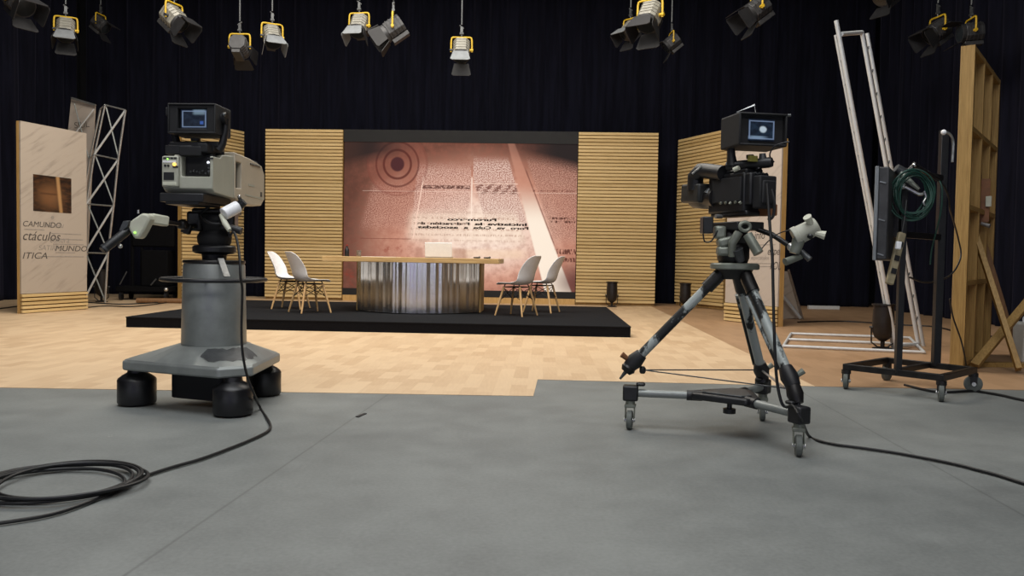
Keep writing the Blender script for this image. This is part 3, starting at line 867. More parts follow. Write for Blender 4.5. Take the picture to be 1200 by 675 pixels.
slab('thumb_plate', [(144, 259), (151, 258.5), (149, 266), (142, 272), (139, 270)], 4.36, 4.40, 'grey_dark', .003)
gr = MB().tube([P(151, 269, 4.40), P(146, 273, 4.38), P(123, 291, 4.30), P(120, 293.5, 4.29)], [.020, .024, .024, .020], 16).build('hand_grip', 'black', ped)
MB().tube([P(124, 290, 4.30), P(122, 291.6, 4.296)], .0255, 16).build('grip_band', 'grey_dark', gr)
MB().ball(P(141, 288.5, 4.36), .012).build('grip_knob', 'alu', ped)
# right pan bar with pale focus drum
MB().tube([P(258, 262, 4.9), P(268, 252, 4.75), P(281, 240, 4.68)], .013, 10).build('pan_bar', 'black_metal', ped)
MB().cyl(P(279, 242, 4.70), P(262, 251, 4.64), .036, n=24).build('focus_drum', 'white_plastic', ped, .004)
mb = MB(); mb.tube([P(259, 252, 4.66), P(264, 262, 4.62), P(269, 270, 4.60)], [.012, .017, .013], 12); mb.build('focus_lever', 'beige_light', ped)
mb = MB(); mb.tube([P(278, 243, 4.70), P(286, 236, 4.70)], [.030, .024], 16); mb.tube([P(282, 236, 4.68), P(280, 230, 4.68)], .010, 8); mb.build('bar_end', 'black', ped)
MB().tube([P(268, 266, 4.66), P(283, 271, 4.66)], [.018, .022], 12).build('focus_knob', 'black', ped)
MB().ball(P(280.5, 230, 4.67), .008).build('bar_screw', 'chrome', ped)

# ------------------------------------------------------------------ beige studio camera
rc = at(220, 224, 4.72)
scam = thing('studio_camera', 'large beige box studio camera with hooded viewfinder on the grey pedestal', 'television camera', (rc.x, rc.y, 1.26), R(-3.5))
SL = local(scam)
def profile(name, prof, x0, x1, mat, bev):
    mt = Matrix(((0, 0, 1, 0), (1, 0, 0, 0), (0, 1, 0, 0), (0, 0, 0, 1)))    # outline in (y, z), extruded along x
    return MB().prism(prof, x0, x1, mt).build(name, mat, scam, bev)
body = profile('camera_body', [(0, .05), (.03, .03), (.40, .012), (.40, .285), (.14, .262), (.11, .240), (0, .238)], -.148, .148, 'beige', .014)
cut(body, ((.046, .03, .20), (.168, .18, .16)), ((.16, .36, .165), (.09, .085, .16)))
body.modifiers['bevel'].width = .012
shr = profile('lens_shroud', [(.30, .02), (.40, .0), (.62, -.012), (.74, .0), (.80, .045), (.80, .215), (.75, .265), (.55, .29), (.30, .30)], -.155, .155, 'beige_warm_lit', .02)
cut(shr, ((.16, .36, .165), (.09, .085, .16), (R(0), R(0), R(0))))
MB().box((.120, .36, .165), (.012, .084, .158)).build('grip_recess', 'black_matte', shr)
MB().box((.143, .63, .270), (.045, .17, .010), (0, R(48), 0)).build('vent_slot', 'black', shr)
MB().box((.1555, .62, .05), (.002, .30, .010), (R(-1), 0, 0)).build('shroud_seam', 'beige', shr)
MB().box((.1558, .57, .12), (.002, .10, .014)).build('maker_plate', 'beige', shr)
MB().box((.1558, .74, .075), (.002, .03, .03)).build('side_badge', 'grey_dark', shr)
MB().cyl((0, .79, .13), (0, .83, .13), .10, n=32).build('lens_glass', 'black', shr)
# rear: left control column, right electronics bay
cp = MB().box((-.095, -.008, .145), (.098, .03, .175)).build('control_panel', 'beige', scam, .006)
for i in range(4): MB().box((-.126+.021*i, -.0235, .222), (.017, .003, .010)).build('black_key', 'black', cp)
MB().box((-.098, -.0235, .202), (.078, .003, .012)).build('pale_key_strip', 'white_plastic', cp)
for x in (-.122, -.104): MB().cyl((x, -.022, .178), (x, -.028, .178), .007, n=12).build('push_knob', 'black', cp)
MB().box((-.062, -.0235, .172), (.03, .003, .012)).build('black_key', 'black', cp)
MB().ball((-.068, -.024, .186), .010).build('amber_lamp', 'led_amber', cp)
MB().ball((-.108, -.024, .217), .005).build('green_lamp', 'led_green', cp)
MB().box((-.101, -.0235, .118), (.062, .003, .045)).build('display_window', 'black', cp)
MB().box((-.098, -.0235, .074), (.08, .004, .018)).build('pull_handle', 'beige_light', cp, .003)
mb = MB(); mb.box((.046, .075, .19), (.16, .06, .13)); mb.box((.02, .03, .265), (.13, .09, .055)); mb.box((.09, .05, .285), (.06, .12, .05)); mb.box((.0, .13, .29), (.26, .16, .04))
ebay = mb.build('electronics_bay', 'black_matte', scam, .005)
rnd = random.Random(11)
for i in range(7): MB().cyl((.0+.018*i, .044, .135+rnd.uniform(0, .03)), (.0+.018*i, .036, .135+rnd.uniform(0, .03)), .006, n=10).build('connector', 'grey_dark', ebay)
MB().ball((.108, .03, .205), .008).build('white_lamp', 'led_white', ebay)
for i in range(3): MB().cyl((.128, -.002, .19-.02*i), (.128, -.009, .19-.02*i), .006, n=10).build('side_button', 'grey_dark', scam)
MB().box((.135, -.002, .225), (.035, .004, .008)).build('side_label', 'black', scam)
MB().box((-.045, .10, .305), (.06, .02, .012)).build('handle_pad', 'white_plastic', scam)
mb = MB(); mb.box((-.02, .16, -.005), (.26, .40, .05)); mb.box((-.02, .12, -.03), (.20, .30, .03))
mb.build('mounting_wedge', 'black', scam, .006)
# viewfinder
vf = MB()
VX = .025
for c, d in (((0, .10, .535), (.285, .22, .010)), ((0, .10, .372), (.285, .22, .010)), ((-.138, .10, .453), (.010, .22, .165)), ((.138, .10, .453), (.010, .22, .165)), ((0, .17, .453), (.28, .08, .165)),
    ((-.112, .05, .453), (.052, .10, .16)), ((.112, .05, .453), (.052, .10, .16)), ((0, .05, .522), (.18, .10, .022)), ((0, .05, .386), (.18, .10, .022)), ((-.16, .10, .50), (.04, .12, .05)), ((-.155, .10, .41), (.03, .10, .04))): vf.box((c[0]+VX, c[1], c[2]), d)
vo = vf.build('viewfinder_hood', 'black_matte', scam, .006)
def vfpic(name, tone, blob=False):
    mt, nt, p = new_mat(name)
    x, y, z = sep(coords())
    n = noise(comb(x, z*1.4), 22, 3)
    edge = ((x.abs()-.068).abs().lt(.004)*z.abs().lt(.048) + (z.abs()-.045).abs().lt(.003)*x.abs().lt(.072)).clamp()
    c = mix(n.step(.35, .75), hexc('0a1220'), hexc(tone))
    if blob:
        d = ((x-.008)*(x-.008)*.8 + (z-.002)*(z-.002)).sqrt() + n*.012
        c = mix(1-d.step(.018, .028), c, hexc('a9b8c4'))
        c = mix((1-(z+.040).abs().step(.004, .012))*x.band(-.07, .02, .03), c, hexc('6c8096'))
    else:
        top = z.step(.018, .035)*x.band(-.005, .066, .012)
        c = mix(top*.8, c, hexc('6f8494'))
        c = mix(x.band(.035, .055, .004)*z.band(-.03, -.012, .004), c, hexc('34549a'))
    c = mix(edge*.7, c, hexc('7486a4'))
    nt.links.new(c, p.inputs['Emission Color']); p.inputs['Emission Strength'].default_value = 1
    p.inputs['Base Color'].default_value = (.01, .01, .01, 1); p.inputs['Roughness'].default_value = .2
    return mt
M['vf_pic'] = vfpic('viewfinder picture', '1a2536')
MB().box((0, 0, 0), (.158, .006, .108)).build('viewfinder_screen', 'vf_pic', vo, loc=(VX+.005, .018, .453))
kn = MB(); kn.cyl((.163, .09, .47), (.195, .09, .47), .035, n=20); kn.build('hood_knob', 'black', vo)
MB().ball((.19, .055, .485), .012).build('knob_cap', 'grey_dark', vo)
for s in (-1, 1):
    MB().tube([(VX+s*.115, .10, .29), (VX+s*.14, .10, .33), (VX+s*.155, .10, .40), (VX+s*.158, .10, .47)], [.03, .022, .018, .018], 12).build('viewfinder_yoke', 'black', scam)
mb = MB(); mb.box((VX, .10, .318), (.25, .06, .03)); mb.cyl((VX, .10, .29), (VX, .10, .335), .03, n=16); mb.box((-.02, .14, .30), (.22, .20, .05)); mb.box((-.06, .03, .275), (.16, .05, .05)); mb.box((.0, .10, .345), (.05, .03, .02))
mb.build('viewfinder_mount', 'black', scam, .004)
MB().box((-.0, .065, .322), (.05, .012, .022)).build('mount_label', 'label_yellow', scam)
MB().tube([(.13, .18, .27), (.13, .18, .36), (.125, .19, .375)], .010, 10).build('rear_hook', 'black', scam)

# ------------------------------------------------------------------ tripod on a wheeled dolly
dl, df, dr = fl(738, 502), fl(935, 533.5), fl(893, 492)
tc = (dl+df+dr)/3
dolly = thing('tripod_dolly', 'three-armed tripod dolly with grey tube arms on caster wheels', 'dolly', (tc.x, tc.y, 0))
DLc = local(dolly)
AZ = .200
hub = [DLc(q) for q in (dl, df, dr)]
mb = MB()
hp = []
for q in hub:
    d = Vector((q.x, q.y)).normalized(); s = Vector((-d.y, d.x)); hp += [tuple(d*.20 - s*.05), tuple(d*.20 + s*.05)]
mb.prism(hp, AZ-.015, AZ+.022)
ho = mb.build('hub_plate', 'black', dolly, .010)
MB().prism([(x*.72, y*.72) for x, y in hp], AZ+.022, AZ+.03).build('hub_lid', 'grey_dark', ho, .003)
mb = MB(); mb.cyl((0, -.02, AZ-.015), (0, -.02, AZ-.06), .014, n=12); mb.cyl((0, -.02, AZ-.06), (0, -.02, AZ-.085), .034, n=16); mb.build('hub_knob', 'black', ho)
for q in hub:
    d = Vector((q.x, q.y, 0)).normalized(); e = Vector((q.x, q.y, 0))
    arm = MB().cyl(d*.12 + Vector((0, 0, AZ)), e - d*.02 + Vector((0, 0, AZ)), .022, n=16).build('arm', 'grey_paint', dolly)
    MB().cyl(d*.14 + Vector((0, 0, AZ)), d*.225 + Vector((0, 0, AZ)), .029, n=14).build('arm_collar', 'black', arm)
    mb = MB(); mb.box(e + Vector((0, 0, AZ)), (.085, .075, .085), (0, 0, math.atan2(d.y, d.x))); mb.box(e + Vector((0, 0, AZ+.05)) - d*.055, (.05, .045, .02), (0, 0, math.atan2(d.y, d.x)))
    mb.build('foot_socket', 'black', arm, .010)
    ca = MB(); sw = Vector((-.24, -.97, 0)).normalized(); ax = Vector((-sw.y, sw.x, 0))
    wcen = e + Vector((0, 0, .052)) + sw*.02
    ca.cyl(e + Vector((0, 0, AZ-.04)), e + Vector((0, 0, .125)), .026, n=16)
    for s in (-1, 1): ca.beam(e + ax*s*.024 + Vector((0, 0, .13)), wcen + ax*s*.024, .006, .045, sw)
    ca.box(e + Vector((0, 0, .128)), (.06, .055, .018), (0, 0, math.atan2(ax.y, ax.x)))
    co = ca.build('caster_fork', 'olive_grey', dolly, .003)
    MB().tube([wcen - ax*.016, wcen - ax*.012, wcen + ax*.012, wcen + ax*.016], [.044, .052, .052, .044], 28).build('caster_wheel', 'tyre', co)
    MB().cyl(wcen - ax*.03, wcen + ax*.03, .012, n=12).build('axle', 'alu', co)

def worn(name, c1, c2, seed, lo=.50):
    mt, nt, p = new_mat(name)
    oc = coords(); n = noise(oc, 9, 4, .65, (1, 1, .55)); n2 = noise(oc, 2.3+seed*.1, 2)
    f = (n*.7 + n2*.45).step(lo, lo+.05)
    nt.links.new(mix(f, hexc(c1), hexc(c2)), p.inputs['Base Color']); p.inputs['Roughness'].default_value = .5
    p.inputs['Metallic'].default_value = .2
    return mt
M['leg_worn'] = worn('worn grey and black paint', '1e1f20', 'a2a8a6', 1, .495)
M['leg_worn_dark'] = worn('worn black paint', '9aa09e', '1b1c1d', 2, .49)
th = at(861, 311, tc.y)
trip = thing('camera_tripod', 'worn grey camera tripod with pan head standing on the wheeled dolly', 'tripod', (tc.x, tc.y, AZ+.045))
TL = local(trip)
def T(px, py, D): return TL(at(px, py, D))
hz = TL(th)
hx = Vector((hz.x, hz.y, hz.z))
# legs
tops = [hx + Vector((-.06, .0, -.03)), hx + Vector((.035, -.06, -.03)), hx + Vector((.03, .06, -.03))]
foot = []
for q in hub:
    e = Vector((q.x, q.y, 0)); foot.append(e + Vector((0, 0, .0)))
tip = [T(733, 436, 4.50), T(935, 473, 3.97), T(893, 452, 4.78)]
knee = [T(741, 426, 4.50), T(927, 446, 4.02), T(893, 437, 4.76)]
for i in range(3):
    a, b = tops[i], knee[i]
    d = (b-a).normalized(); side = d.cross(Vector((0, 0, 1))).normalized() if i else d.cross(Vector((0, 1, 0))).normalized()
    leg = MB().tube([a, a.lerp(b, .12), b], [.030, .026, .026], 16).build('leg', 'leg_worn' if i else 'leg_worn', trip)
    MB().tube([a + d*.16 + Vector((-.03 if i == 1 else (.0 if i == 0 else -.02), .04, 0)), b - d*.06 + Vector((-.02 if i else 0, .035, 0))], .014, 12).build('inner_tube', 'leg_worn_dark', leg)
    MB().tube([a, a + d*.13], .036, 16).build('upper_joint', 'black_metal', leg)
    MB().tube([b - d*.075, b - d*.02, b + d*.03], [.034, .046, .036], 16).build('leg_clamp', 'black', leg)
    s2 = Vector((1, 0, 0)) if i else Vector((-1, 0, 0))
    MB().tube([b + s2*.02 + Vector((0, 0, .02)), b + s2*.06 + Vector((0, 0, .05))], [.012, .017], 10).build('clamp_knob', 'olive_grey' if i else 'brown_board', leg)
    MB().tube([b + d*.02, b.lerp(tip[i], .6)+Vector((0, 0, .0)), tip[i]], [.034, .042, .028], 14).build('leg_foot', 'black_metal', leg)
    t2 = tip[i] + (tip[i]-b).normalized()*.05
    MB().tube([tip[i], t2], [.012, .006], 8).build('foot_spike', 'grey_dark', leg)
# thin spreader rods
br = [T(753, 433.5, 4.50), T(920, 455, 4.02), T(892, 433.5, 4.76)]
for i, j in ((0, 1), (0, 2), (2, 1)): MB().cyl(br[i], br[j], .0035 if i == 0 else .006, n=8).build('spreader_rod', 'grey_dark' if i == 0 else 'alu', trip)
for q in br: pass
MB().lathe([(.012, 0), (.018, .01), (.018, .03), (.01, .04)], br[0]-Vector((.0, 0, .02)), 12).build('spreader_lug', 'black', trip)
# bowl plate, head
mb = MB(); mb.lathe([(.075, -.075), (.09, -.04), (.10, -.02)], hx, 28); mb.build('tripod_crown', 'black_metal', trip)
MB().lathe([(.125, -.022), (.13, -.016), (.13, .004), (.12, .012), (.06, .014)], hx, 36).build('bowl_plate', 'olive_grey', trip)
MB().lathe([(.075, .012), (.085, .04), (.085, .10), (.072, .12), (.085, .15), (.07, .19)], hx + Vector((-.01, 0, 0)), 24).build('head_body', 'black_metal', trip)
mb = MB(); mb.box(hx+Vector((-.075, -.07, .075)), (.085, .06, .05)); mb.box(hx+Vector((-.07, -.065, .125)), (.09, .07, .05), (0, R(-15), 0)); mb.box(hx+Vector((-.10, -.05, .175)), (.06, .07, .07))
mb.build('head_casting', 'olive_grey', trip, .014)
MB().tube([T(858, 300, 4.30), T(858, 285, 4.28), T(866, 272, 4.28)], [.020, .023, .023], 14).build('drag_lever', 'olive_grey', trip)
MB().tube([T(868, 306, 4.30), T(864, 292, 4.28)], [.022, .03], 14).build('lock_lever', 'grey_dark', trip)
MB().tube([T(876, 275, 4.24), T(889, 297, 4.20)], [.025, .027], 18).build('tilt_grip', 'olive_grey', trip)
rg = [T(873+6*math.cos(2*PI*i/20), 265.5+5*math.sin(2*PI*i/20), 4.25) for i in range(20)]
MB().tube(rg, .010, 8, True).build('grip_ring', 'olive_grey', trip)
MB().box(hx + Vector((-.005, .02, .21)), (.17, .30, .045), (0, 0, R(20))).build('quick_plate', 'black', trip, .006)
MB().box(T(828, 264, 4.35), (.055, .08, .09)).build('side_box', 'black', trip, .006)
MB().tube(smooth_path([T(824, 274, 4.33), T(826, 283, 4.32), T(834, 282, 4.32), T(841, 270, 4.32)]), .004, 8).build('side_cord', 'cable', trip)
# right pan bar with the crank-like focus control
MB().tube([T(878, 265, 4.35), T(905, 275, 4.25), T(928, 290, 4.18), T(932, 292, 4.17)], .014, 12).build('pan_bar', 'black_metal', trip)
MB().ball(T(927.5, 289.5, 4.17), .022).build('bar_clamp', 'alu', trip)
fd = MB().cyl(T(935, 276, 4.16), T(958, 264, 4.14), .048, .044, 28).build('focus_drum', 'beige', trip, .005)
MB().cyl(T(930, 278.5, 4.165), T(936, 275.5, 4.16), .052, n=28).build('drum_flange', 'beige', fd, .004)
for a, b in (((951, 263), (946, 254)), ((955, 273), (967, 276))):
    MB().tube([T(*a, 4.12), T(*b, 4.10)], [.014, .022], 10).build('wing_handle', 'beige_light', fd)
MB().cyl(T(949, 278, 4.095), T(950, 276, 4.10), .014, n=12).build('drum_socket', 'black', fd)
MB().tube([T(936, 281, 4.15), T(931, 297, 4.15)], [.032, .026], 16).build('drum_stem', 'olive_grey', trip)
MB().tube([T(939, 300, 4.16), T(920, 307, 4.13)], [.016, .020], 14).build('stem_grip', 'olive_grey', trip)
MB().tube([T(939, 294, 4.15), T(949, 304, 4.12)], [.013, .016], 12).build('stem_lever', 'grey_dark', trip)
MB().tube(smooth_path([T(934, 271, 4.15), T(925, 270, 4.16), T(912, 274, 4.2), T(899, 284, 4.22), T(890, 295, 4.22)]), .003, 6).build('control_wire', 'cable', trip)

# ------------------------------------------------------------------ black shoulder camera with big viewfinder
bc = at(870, 256, 4.38)
ecam = thing('broadcast_camera', 'black broadcast camera with long lens and large viewfinder on the worn tripod', 'television camera', (bc.x, bc.y, bc.z), R(24))
EL = local(ecam)
def E(px, py, D): return EL(at(px, py, D))
mb = MB(); mb.box((0, .06, .135), (.14, .30, .21)); mb.box((.0, -.09, .15), (.125, .08, .17)); mb.box((0, .05, .025), (.12, .30, .03)); mb.box((-.0, .05, .245), (.115, .28, .03))
eb = mb.build('camera_body', 'black', ecam, .010)
MB().box((-.078, .04, .15), (.012, .24, .13)).build('side_door', 'black_matte', eb, .004)
mb = MB(); mb.box((.01, -.155, .13), (.11, .06, .17)); mb.box((.01, -.19, .13), (.085, .015, .12)); bo = mb.build('battery_adapter', 'black_matte', eb, .010)
rnd = random.Random(3)
for i in range(4):
    for j in range(3): MB().cyl((.0+.024*i-.03, -.126, .215+.018*j-.02), (.0+.024*i-.03, -.136, .215+.018*j-.02), .005, n=8).build('connector', 'grey_dark', eb)
for i in range(5): MB().tube([(-.088, -.09+.04*i, .075+rnd.uniform(-.01, .02)), (-.096, -.09+.04*i, .08)], .008, 10).build('switch', 'olive_grey', eb)
MB().cyl((-.06, .10, .012), (-.10, .10, .012), .012, n=10).build('rail_knob', 'alu', eb)
MB().box((.055, -.13, .04), (.05, .10, .06)).build('power_pack', 'brown_board', eb, .006)
# strap at the rear right
MB().tube(smooth_path([E(904, 222, 4.15), E(907.5, 238, 4.13), E(906, 253, 4.13), E(900, 258, 4.14)]), .008, 8).build('cable_loop', 'cable', ecam)
# lens: barrel towards the stage, hood, and the bent handle over it
L0, L1_ = E(842, 232, 4.50), E(817, 231, 4.78)
MB().tube([L0, L0.lerp(L1_, .45), L0.lerp(L1_, .5), L1_], [.058, .058, .066, .066], 28).build('lens_barrel', 'black_metal', ecam)
hb = MB(); d = (L1_-L0).normalized()
hb.beam(E(829, 226.5, 4.58), E(808, 227.5, 4.80), .115, .108); ho = hb.build('lens_hood', 'grey_dark', ecam, .012)
M['lens_dark'] = simple('lens housing charcoal', '2c2d2d', .5, .2, .15)
ho.data.materials[0] = M['lens_dark']
MB().tube([E(833, 222, 4.55), E(830, 228, 4.55)], [.02, .03], 12).build('zoom_servo', 'grey_dark', ecam)
MB().tube([E(848, 203, 4.42), E(826, 200, 4.58), E(822, 200, 4.60), E(815, 207, 4.65), E(815, 222, 4.66)], [.042, .042, .045, .045, .048], 14).build('lens_handle', 'black', ecam)
MB().tube([E(822, 195.2, 4.55), E(811.5, 203.5, 4.60)], .007, 8).build('handle_edge', 'alu', ecam)
# top handle
MB().tube(smooth_path([(0, -.12, .25), (0, -.10, .275), (0, .0, .28), (0, .15, .28), (0, .2, .25)]), .017, 10).build('top_handle', 'black', ecam)
MB().tube([E(852, 195, 4.38), E(880, 192.5, 4.3), E(901, 190.5, 4.24), E(905, 190, 4.23)], [.024, .026, .028, .024], 14).build('viewfinder_rail', 'black', ecam)
MB().tube([E(860, 199, 4.3), E(866, 196.5, 4.28)], .013, 10).build('rail_clamp', 'beige_light', ecam)
MB().box(E(882, 186, 4.25), (.05, .02, .03)).build('rail_label', 'label_yellow', ecam)
MB().tube([E(879, 186, 4.28), E(879, 181.5, 4.28)], .02, 12).build('rail_knob', 'black', ecam)
MB().tube([E(894, 188, 4.26), E(893.5, 180, 4.26)], [.022, .016], 12).build('rail_post', 'grey_dark', ecam)
MB().tube([E(858, 194, 4.36), E(857, 182, 4.36), E(856, 160, 4.36), E(858, 145, 4.36)], [.03, .022, .02, .02], 12).build('viewfinder_yoke', 'black', ecam)
MB().tube(smooth_path([E(907, 190, 4.24), E(902, 182, 4.22), E(907, 172, 4.2), E(916, 168, 4.18), E(925, 166, 4.17)]), .004, 8).build('viewfinder_lead', 'cable', ecam)
# viewfinder hood, turned a little to the right
vfo = at(889, 172.5, 4.28)
VR = Matrix.Translation(EL(vfo)) @ Matrix.Rotation(R(-24+11), 4, 'Z')
mb = MB()
def vbox(c, d): mb.box(VR @ Vector(c), d, (0, 0, R(-13)))
for c, d in (((0, .06, .165), (.27, .22, .012)), ((0, .06, .006), (.27, .22, .012)), ((-.13, .06, .085), (.012, .22, .165)), ((.13, .06, .085), (.012, .22, .165)), ((0, .13, .085), (.26, .08, .165)),
    ((-.09, .06, .085), (.08, .16, .16)), ((.095, .06, .085), (.075, .16, .16)), ((0, .06, .15), (.14, .16, .03)), ((0, .06, .022), (.14, .16, .03))): vbox(c, d)
vo2 = mb.build('viewfinder_hood', 'black_matte', ecam, .006)
M['vf_pic2'] = vfpic('second viewfinder picture', '1c2c3e', True)
s = MB().box((0, 0, 0), (.145, .006, .11)).build('viewfinder_screen', 'vf_pic2', vo2, loc=VR @ Vector((.0, -.024, .086))); s.rotation_euler = (0, 0, R(-13))
mb = MB(); q = [VR @ Vector(v) for v in ((-.12, .02, .18), (-.02, .02, .222), (-.01, .02, .175))]
mb.tube(q, .005, 8, True); mb.build('sight_frame', 'alu_tube', ecam)
MB().tube([VR @ Vector((.135, -.045, .165)), VR @ Vector((.15, -.05, .165))], .008, 8).build('hood_screw', 'grey_dark', vo2)

# ------------------------------------------------------------------ cables of the two cameras
def floor_path(pix, z=.011): return [fl(x, y, z) for x, y in pix]
cc = fl(70, 571); loops = []
rnd = random.Random(2)
path = floor_path([(-420, 640), (-200, 634), (-90, 625), (-30, 617), (0, 613), (60, 603), (105, 588), (140, 573)])
turns = 5; n = 24
for k in range(turns*n+1):
    a = -R(8) + 2*PI*k/n
    t = k/n; j = .022*math.sin(t*2.3); e = .025*math.sin(t*1.7+.3)
    rx, ry = .275+j+.012*math.sin(a*2+t), .255 + j*1.3
    path.append(Vector((cc.x + rx*math.cos(a)+e, cc.y + ry*math.sin(a) + e*.6, .010 + .009*(1+math.sin(t*1.9+.5)) + .004*(1+math.sin(t*9)))))
path += floor_path([(165, 559.5), (200, 548), (235, 538), (265, 527), (290, 517), (311, 507), (317, 500), (313, 490), (305, 478)])
edgeq = [at(298, 462, 4.60), at(290, 442, 4.56), at(284.5, 415, 4.52), at(283, 385, 4.52), at(284, 340, 4.50), at(282, 327, 4.47), at(281, 305, 4.5), at(279, 288, 4.55), at(276, 276, 4.6), at(273, 272, 4.62), at(269, 277, 4.63), at(268, 271, 4.66)]
path += edgeq
q0 = cc
cb = thing('camera_cable', 'black camera cable coiled on the grey floor and running up the pedestal', 'cable', (cc.x, cc.y, 0))
CL = local(cb)
MB().tube([CL(v) for v in smooth_path(path, 4)], .0072, 8).build('cable_run', 'cable', cb)
pth = [at(899, 215, 4.10), at(902, 262, 4.06), at(905, 300, 4.02), at(906, 340, 4.0), at(907, 380, 3.98), at(908.5, 420, 3.97), at(911, 450, 3.97), at(916, 472, 3.96), at(922, 477, 3.95), at(930, 476, 3.90), at(939, 492, 3.86)] + floor_path([(948, 511), (960, 516.5), (980, 521), (1003, 524), (1035, 528.5), (1060, 532.5), (1100, 540), (1130, 546.5), (1143, 550), (1170, 557), (1200, 566.5), (1240, 577), (1340, 592), (1520, 600)], .010)
c2 = thing('camera_cable', 'black cable hanging from the tripod camera and trailing right across the grey floor', 'cable', (pth[-1].x, pth[-1].y, 0))
CL2 = local(c2)
MB().tube([CL2(v) for v in smooth_path(pth, 5)], .0078, 8).build('cable_run', 'cable', c2)

# ------------------------------------------------------------------ black monitor cart on the right
cA, cB, cC, cD = fl(991, 455.5), fl(1039, 446), fl(1140, 459.5), fl(1102.5, 470.5)    # left, back, right, front caster
cc4 = (cA+cB+cC+cD)/4
cart = thing('monitor_cart', 'black steel monitor cart with two uprights and four grey caster wheels', 'cart', (cc4.x, cc4.y, 0))
KL = local(cart)
K = [KL(q) for q in (cA, cB, cC, cD)]
FZ = .165
up_ = Vector((0, 0, FZ))
for i in range(4):
    a, b = K[i], K[(i+1) % 4]; d = (b-a).normalized()*.02
    MB().beam(a+up_-d, b+up_+d, .04, .045).build('frame_rail', 'black_metal', cart, .003)
MB().beam(K[0].lerp(K[3], .5)+up_, K[1].lerp(K[2], .5)+up_, .04, .04).build('cross_rail', 'black_metal', cart, .003)
for i, q in enumerate(K):
    sw = Vector(((-.45, -.9), (.8, .6), (.95, -.3), (-.4, -.9))[i]).to_3d().normalized(); ax = Vector((-sw.y, sw.x, 0))
    wcen = q + Vector((0, 0, .062)); piv = q
    mb = MB(); mb.cyl(piv+Vector((0, 0, FZ-.022)), piv+Vector((0, 0, FZ-.05)), .034, n=16)
    for s in (-1, 1): mb.beam(piv+ax*s*.024+Vector((0, 0, FZ-.04)), wcen+ax*s*.024, .006, .045, sw)
    fk = mb.build('caster_fork', 'black_metal', cart)
    MB().tube([wcen-ax*.018, wcen-ax*.013, wcen+ax*.013, wcen+ax*.018], [.05, .062, .062, .05], 28).build('caster_wheel', 'tyre', fk)
    MB().cyl(wcen-ax*.032, wcen+ax*.032, .015, n=12).build('axle', 'alu', fk)
pL = K[0].lerp(K[3], .56); pR = K[1].lerp(K[2], .58)
MB().beam(pL+up_, pL+Vector((0, 0, 1.62)), .042, .042, (0, 1, 0)).build('upright', 'black', cart, .003)
MB().beam(pR+up_, pR+Vector((0, 0, 1.96)), .055, .05, (0, 1, 0)).build('upright', 'black', cart, .003)
MB().beam(pL+Vector((0, 0, 1.15)), pR+Vector((0, 0, 1.15)), .03, .045).build('cross_bar', 'black_metal', cart, .002)
MB().beam(pL+Vector((0, 0, 1.60)), pR+Vector((0, 0, 1.60)), .03, .04).build('cross_bar', 'black_metal', cart, .002)
def Kp(px, py, D): return KL(at(px, py, D))
# clamp arms at the top of the left upright
MB().tube([Kp(1050, 197, 5.72), Kp(1058, 202, 5.72), Kp(1060, 214, 5.70)], [.032, .04, .026], 14).build('arm_clamp', 'grey_dark', cart)
MB().tube([Kp(1056, 203, 5.70), Kp(1064, 211, 5.66), Kp(1077, 222, 5.62)], [.02, .022, .012], 12).build('clamp_handle', 'olive_grey', cart)
MB().tube(smooth_path([Kp(1058, 218, 5.66), Kp(1066, 222, 5.64), Kp(1077, 227.5, 5.62), Kp(1084, 226.5, 5.62)]), [.018]+[.011]*24, 10).build('bent_arm', 'alu', cart)
MB().ball(Kp(1058, 218, 5.66), .021).build('arm_knob', 'alu', cart)
MB().tube([Kp(1070, 203, 5.75), Kp(1066, 199, 5.74), Kp(1071, 193.5, 5.74), Kp(1077, 197, 5.76), Kp(1098, 209, 6.0)], [.02, .02, .022, .018, .016], 12).build('swing_arm', 'black_metal', cart)
MB().ball(Kp(1071.5, 193.5, 5.72), .014).build('arm_screw', 'chrome', cart)
MB().tube(smooth_path([Kp(1083, 224, 5.6), Kp(1085, 231, 5.6), Kp(1082, 237, 5.6), Kp(1084, 241, 5.6)]), .007, 8).build('hook_chain', 'alu', cart)
MB().tube(smooth_path([Kp(1105.5, 155, 6.10), Kp(1111, 156, 6.12), Kp(1115, 160, 6.14), Kp(1117, 168, 6.16), Kp(1116, 190, 6.16)]), .010, 10).build('gooseneck', 'alu', cart)
MB().ball(Kp(1106, 155, 6.10), .02).build('gooseneck_head', 'white_plastic', cart)

# monitor seen nearly edge-on
mn = at(1022, 305, 5.45); ang = R(90-30.5)
tv = thing('monitor', 'flat monitor seen from its edge, hung on the left side of the black cart', 'monitor', (mn.x, mn.y, mn.z), ang)
TW, TH = 1.05, .63
MB().box((TW/2, -.012, TH/2), (TW, .024, TH)).build('bezel', 'grey_dark', tv, .005)
tv.children[0].data.materials[0] = M['door_grey']
MB().box((TW/2, -.055, TH/2), (TW-.012, .065, TH-.012)).build('back_shell', 'lamp_grey', tv, .010)
MB().box((TW/2, .001, TH/2), (TW-.06, .004, TH-.06)).build('display_glass', 'black', tv)
for z in (.04, .27, .52): MB().box((.0035, -.05, z), (.008, .04, .008), (R(18), 0, 0)).build('side_notch', 'door_grey', tv)
MB().box((TW/2, -.10, TH/2), (.3, .04, .3)).build('wall_mount', 'black_metal', tv)

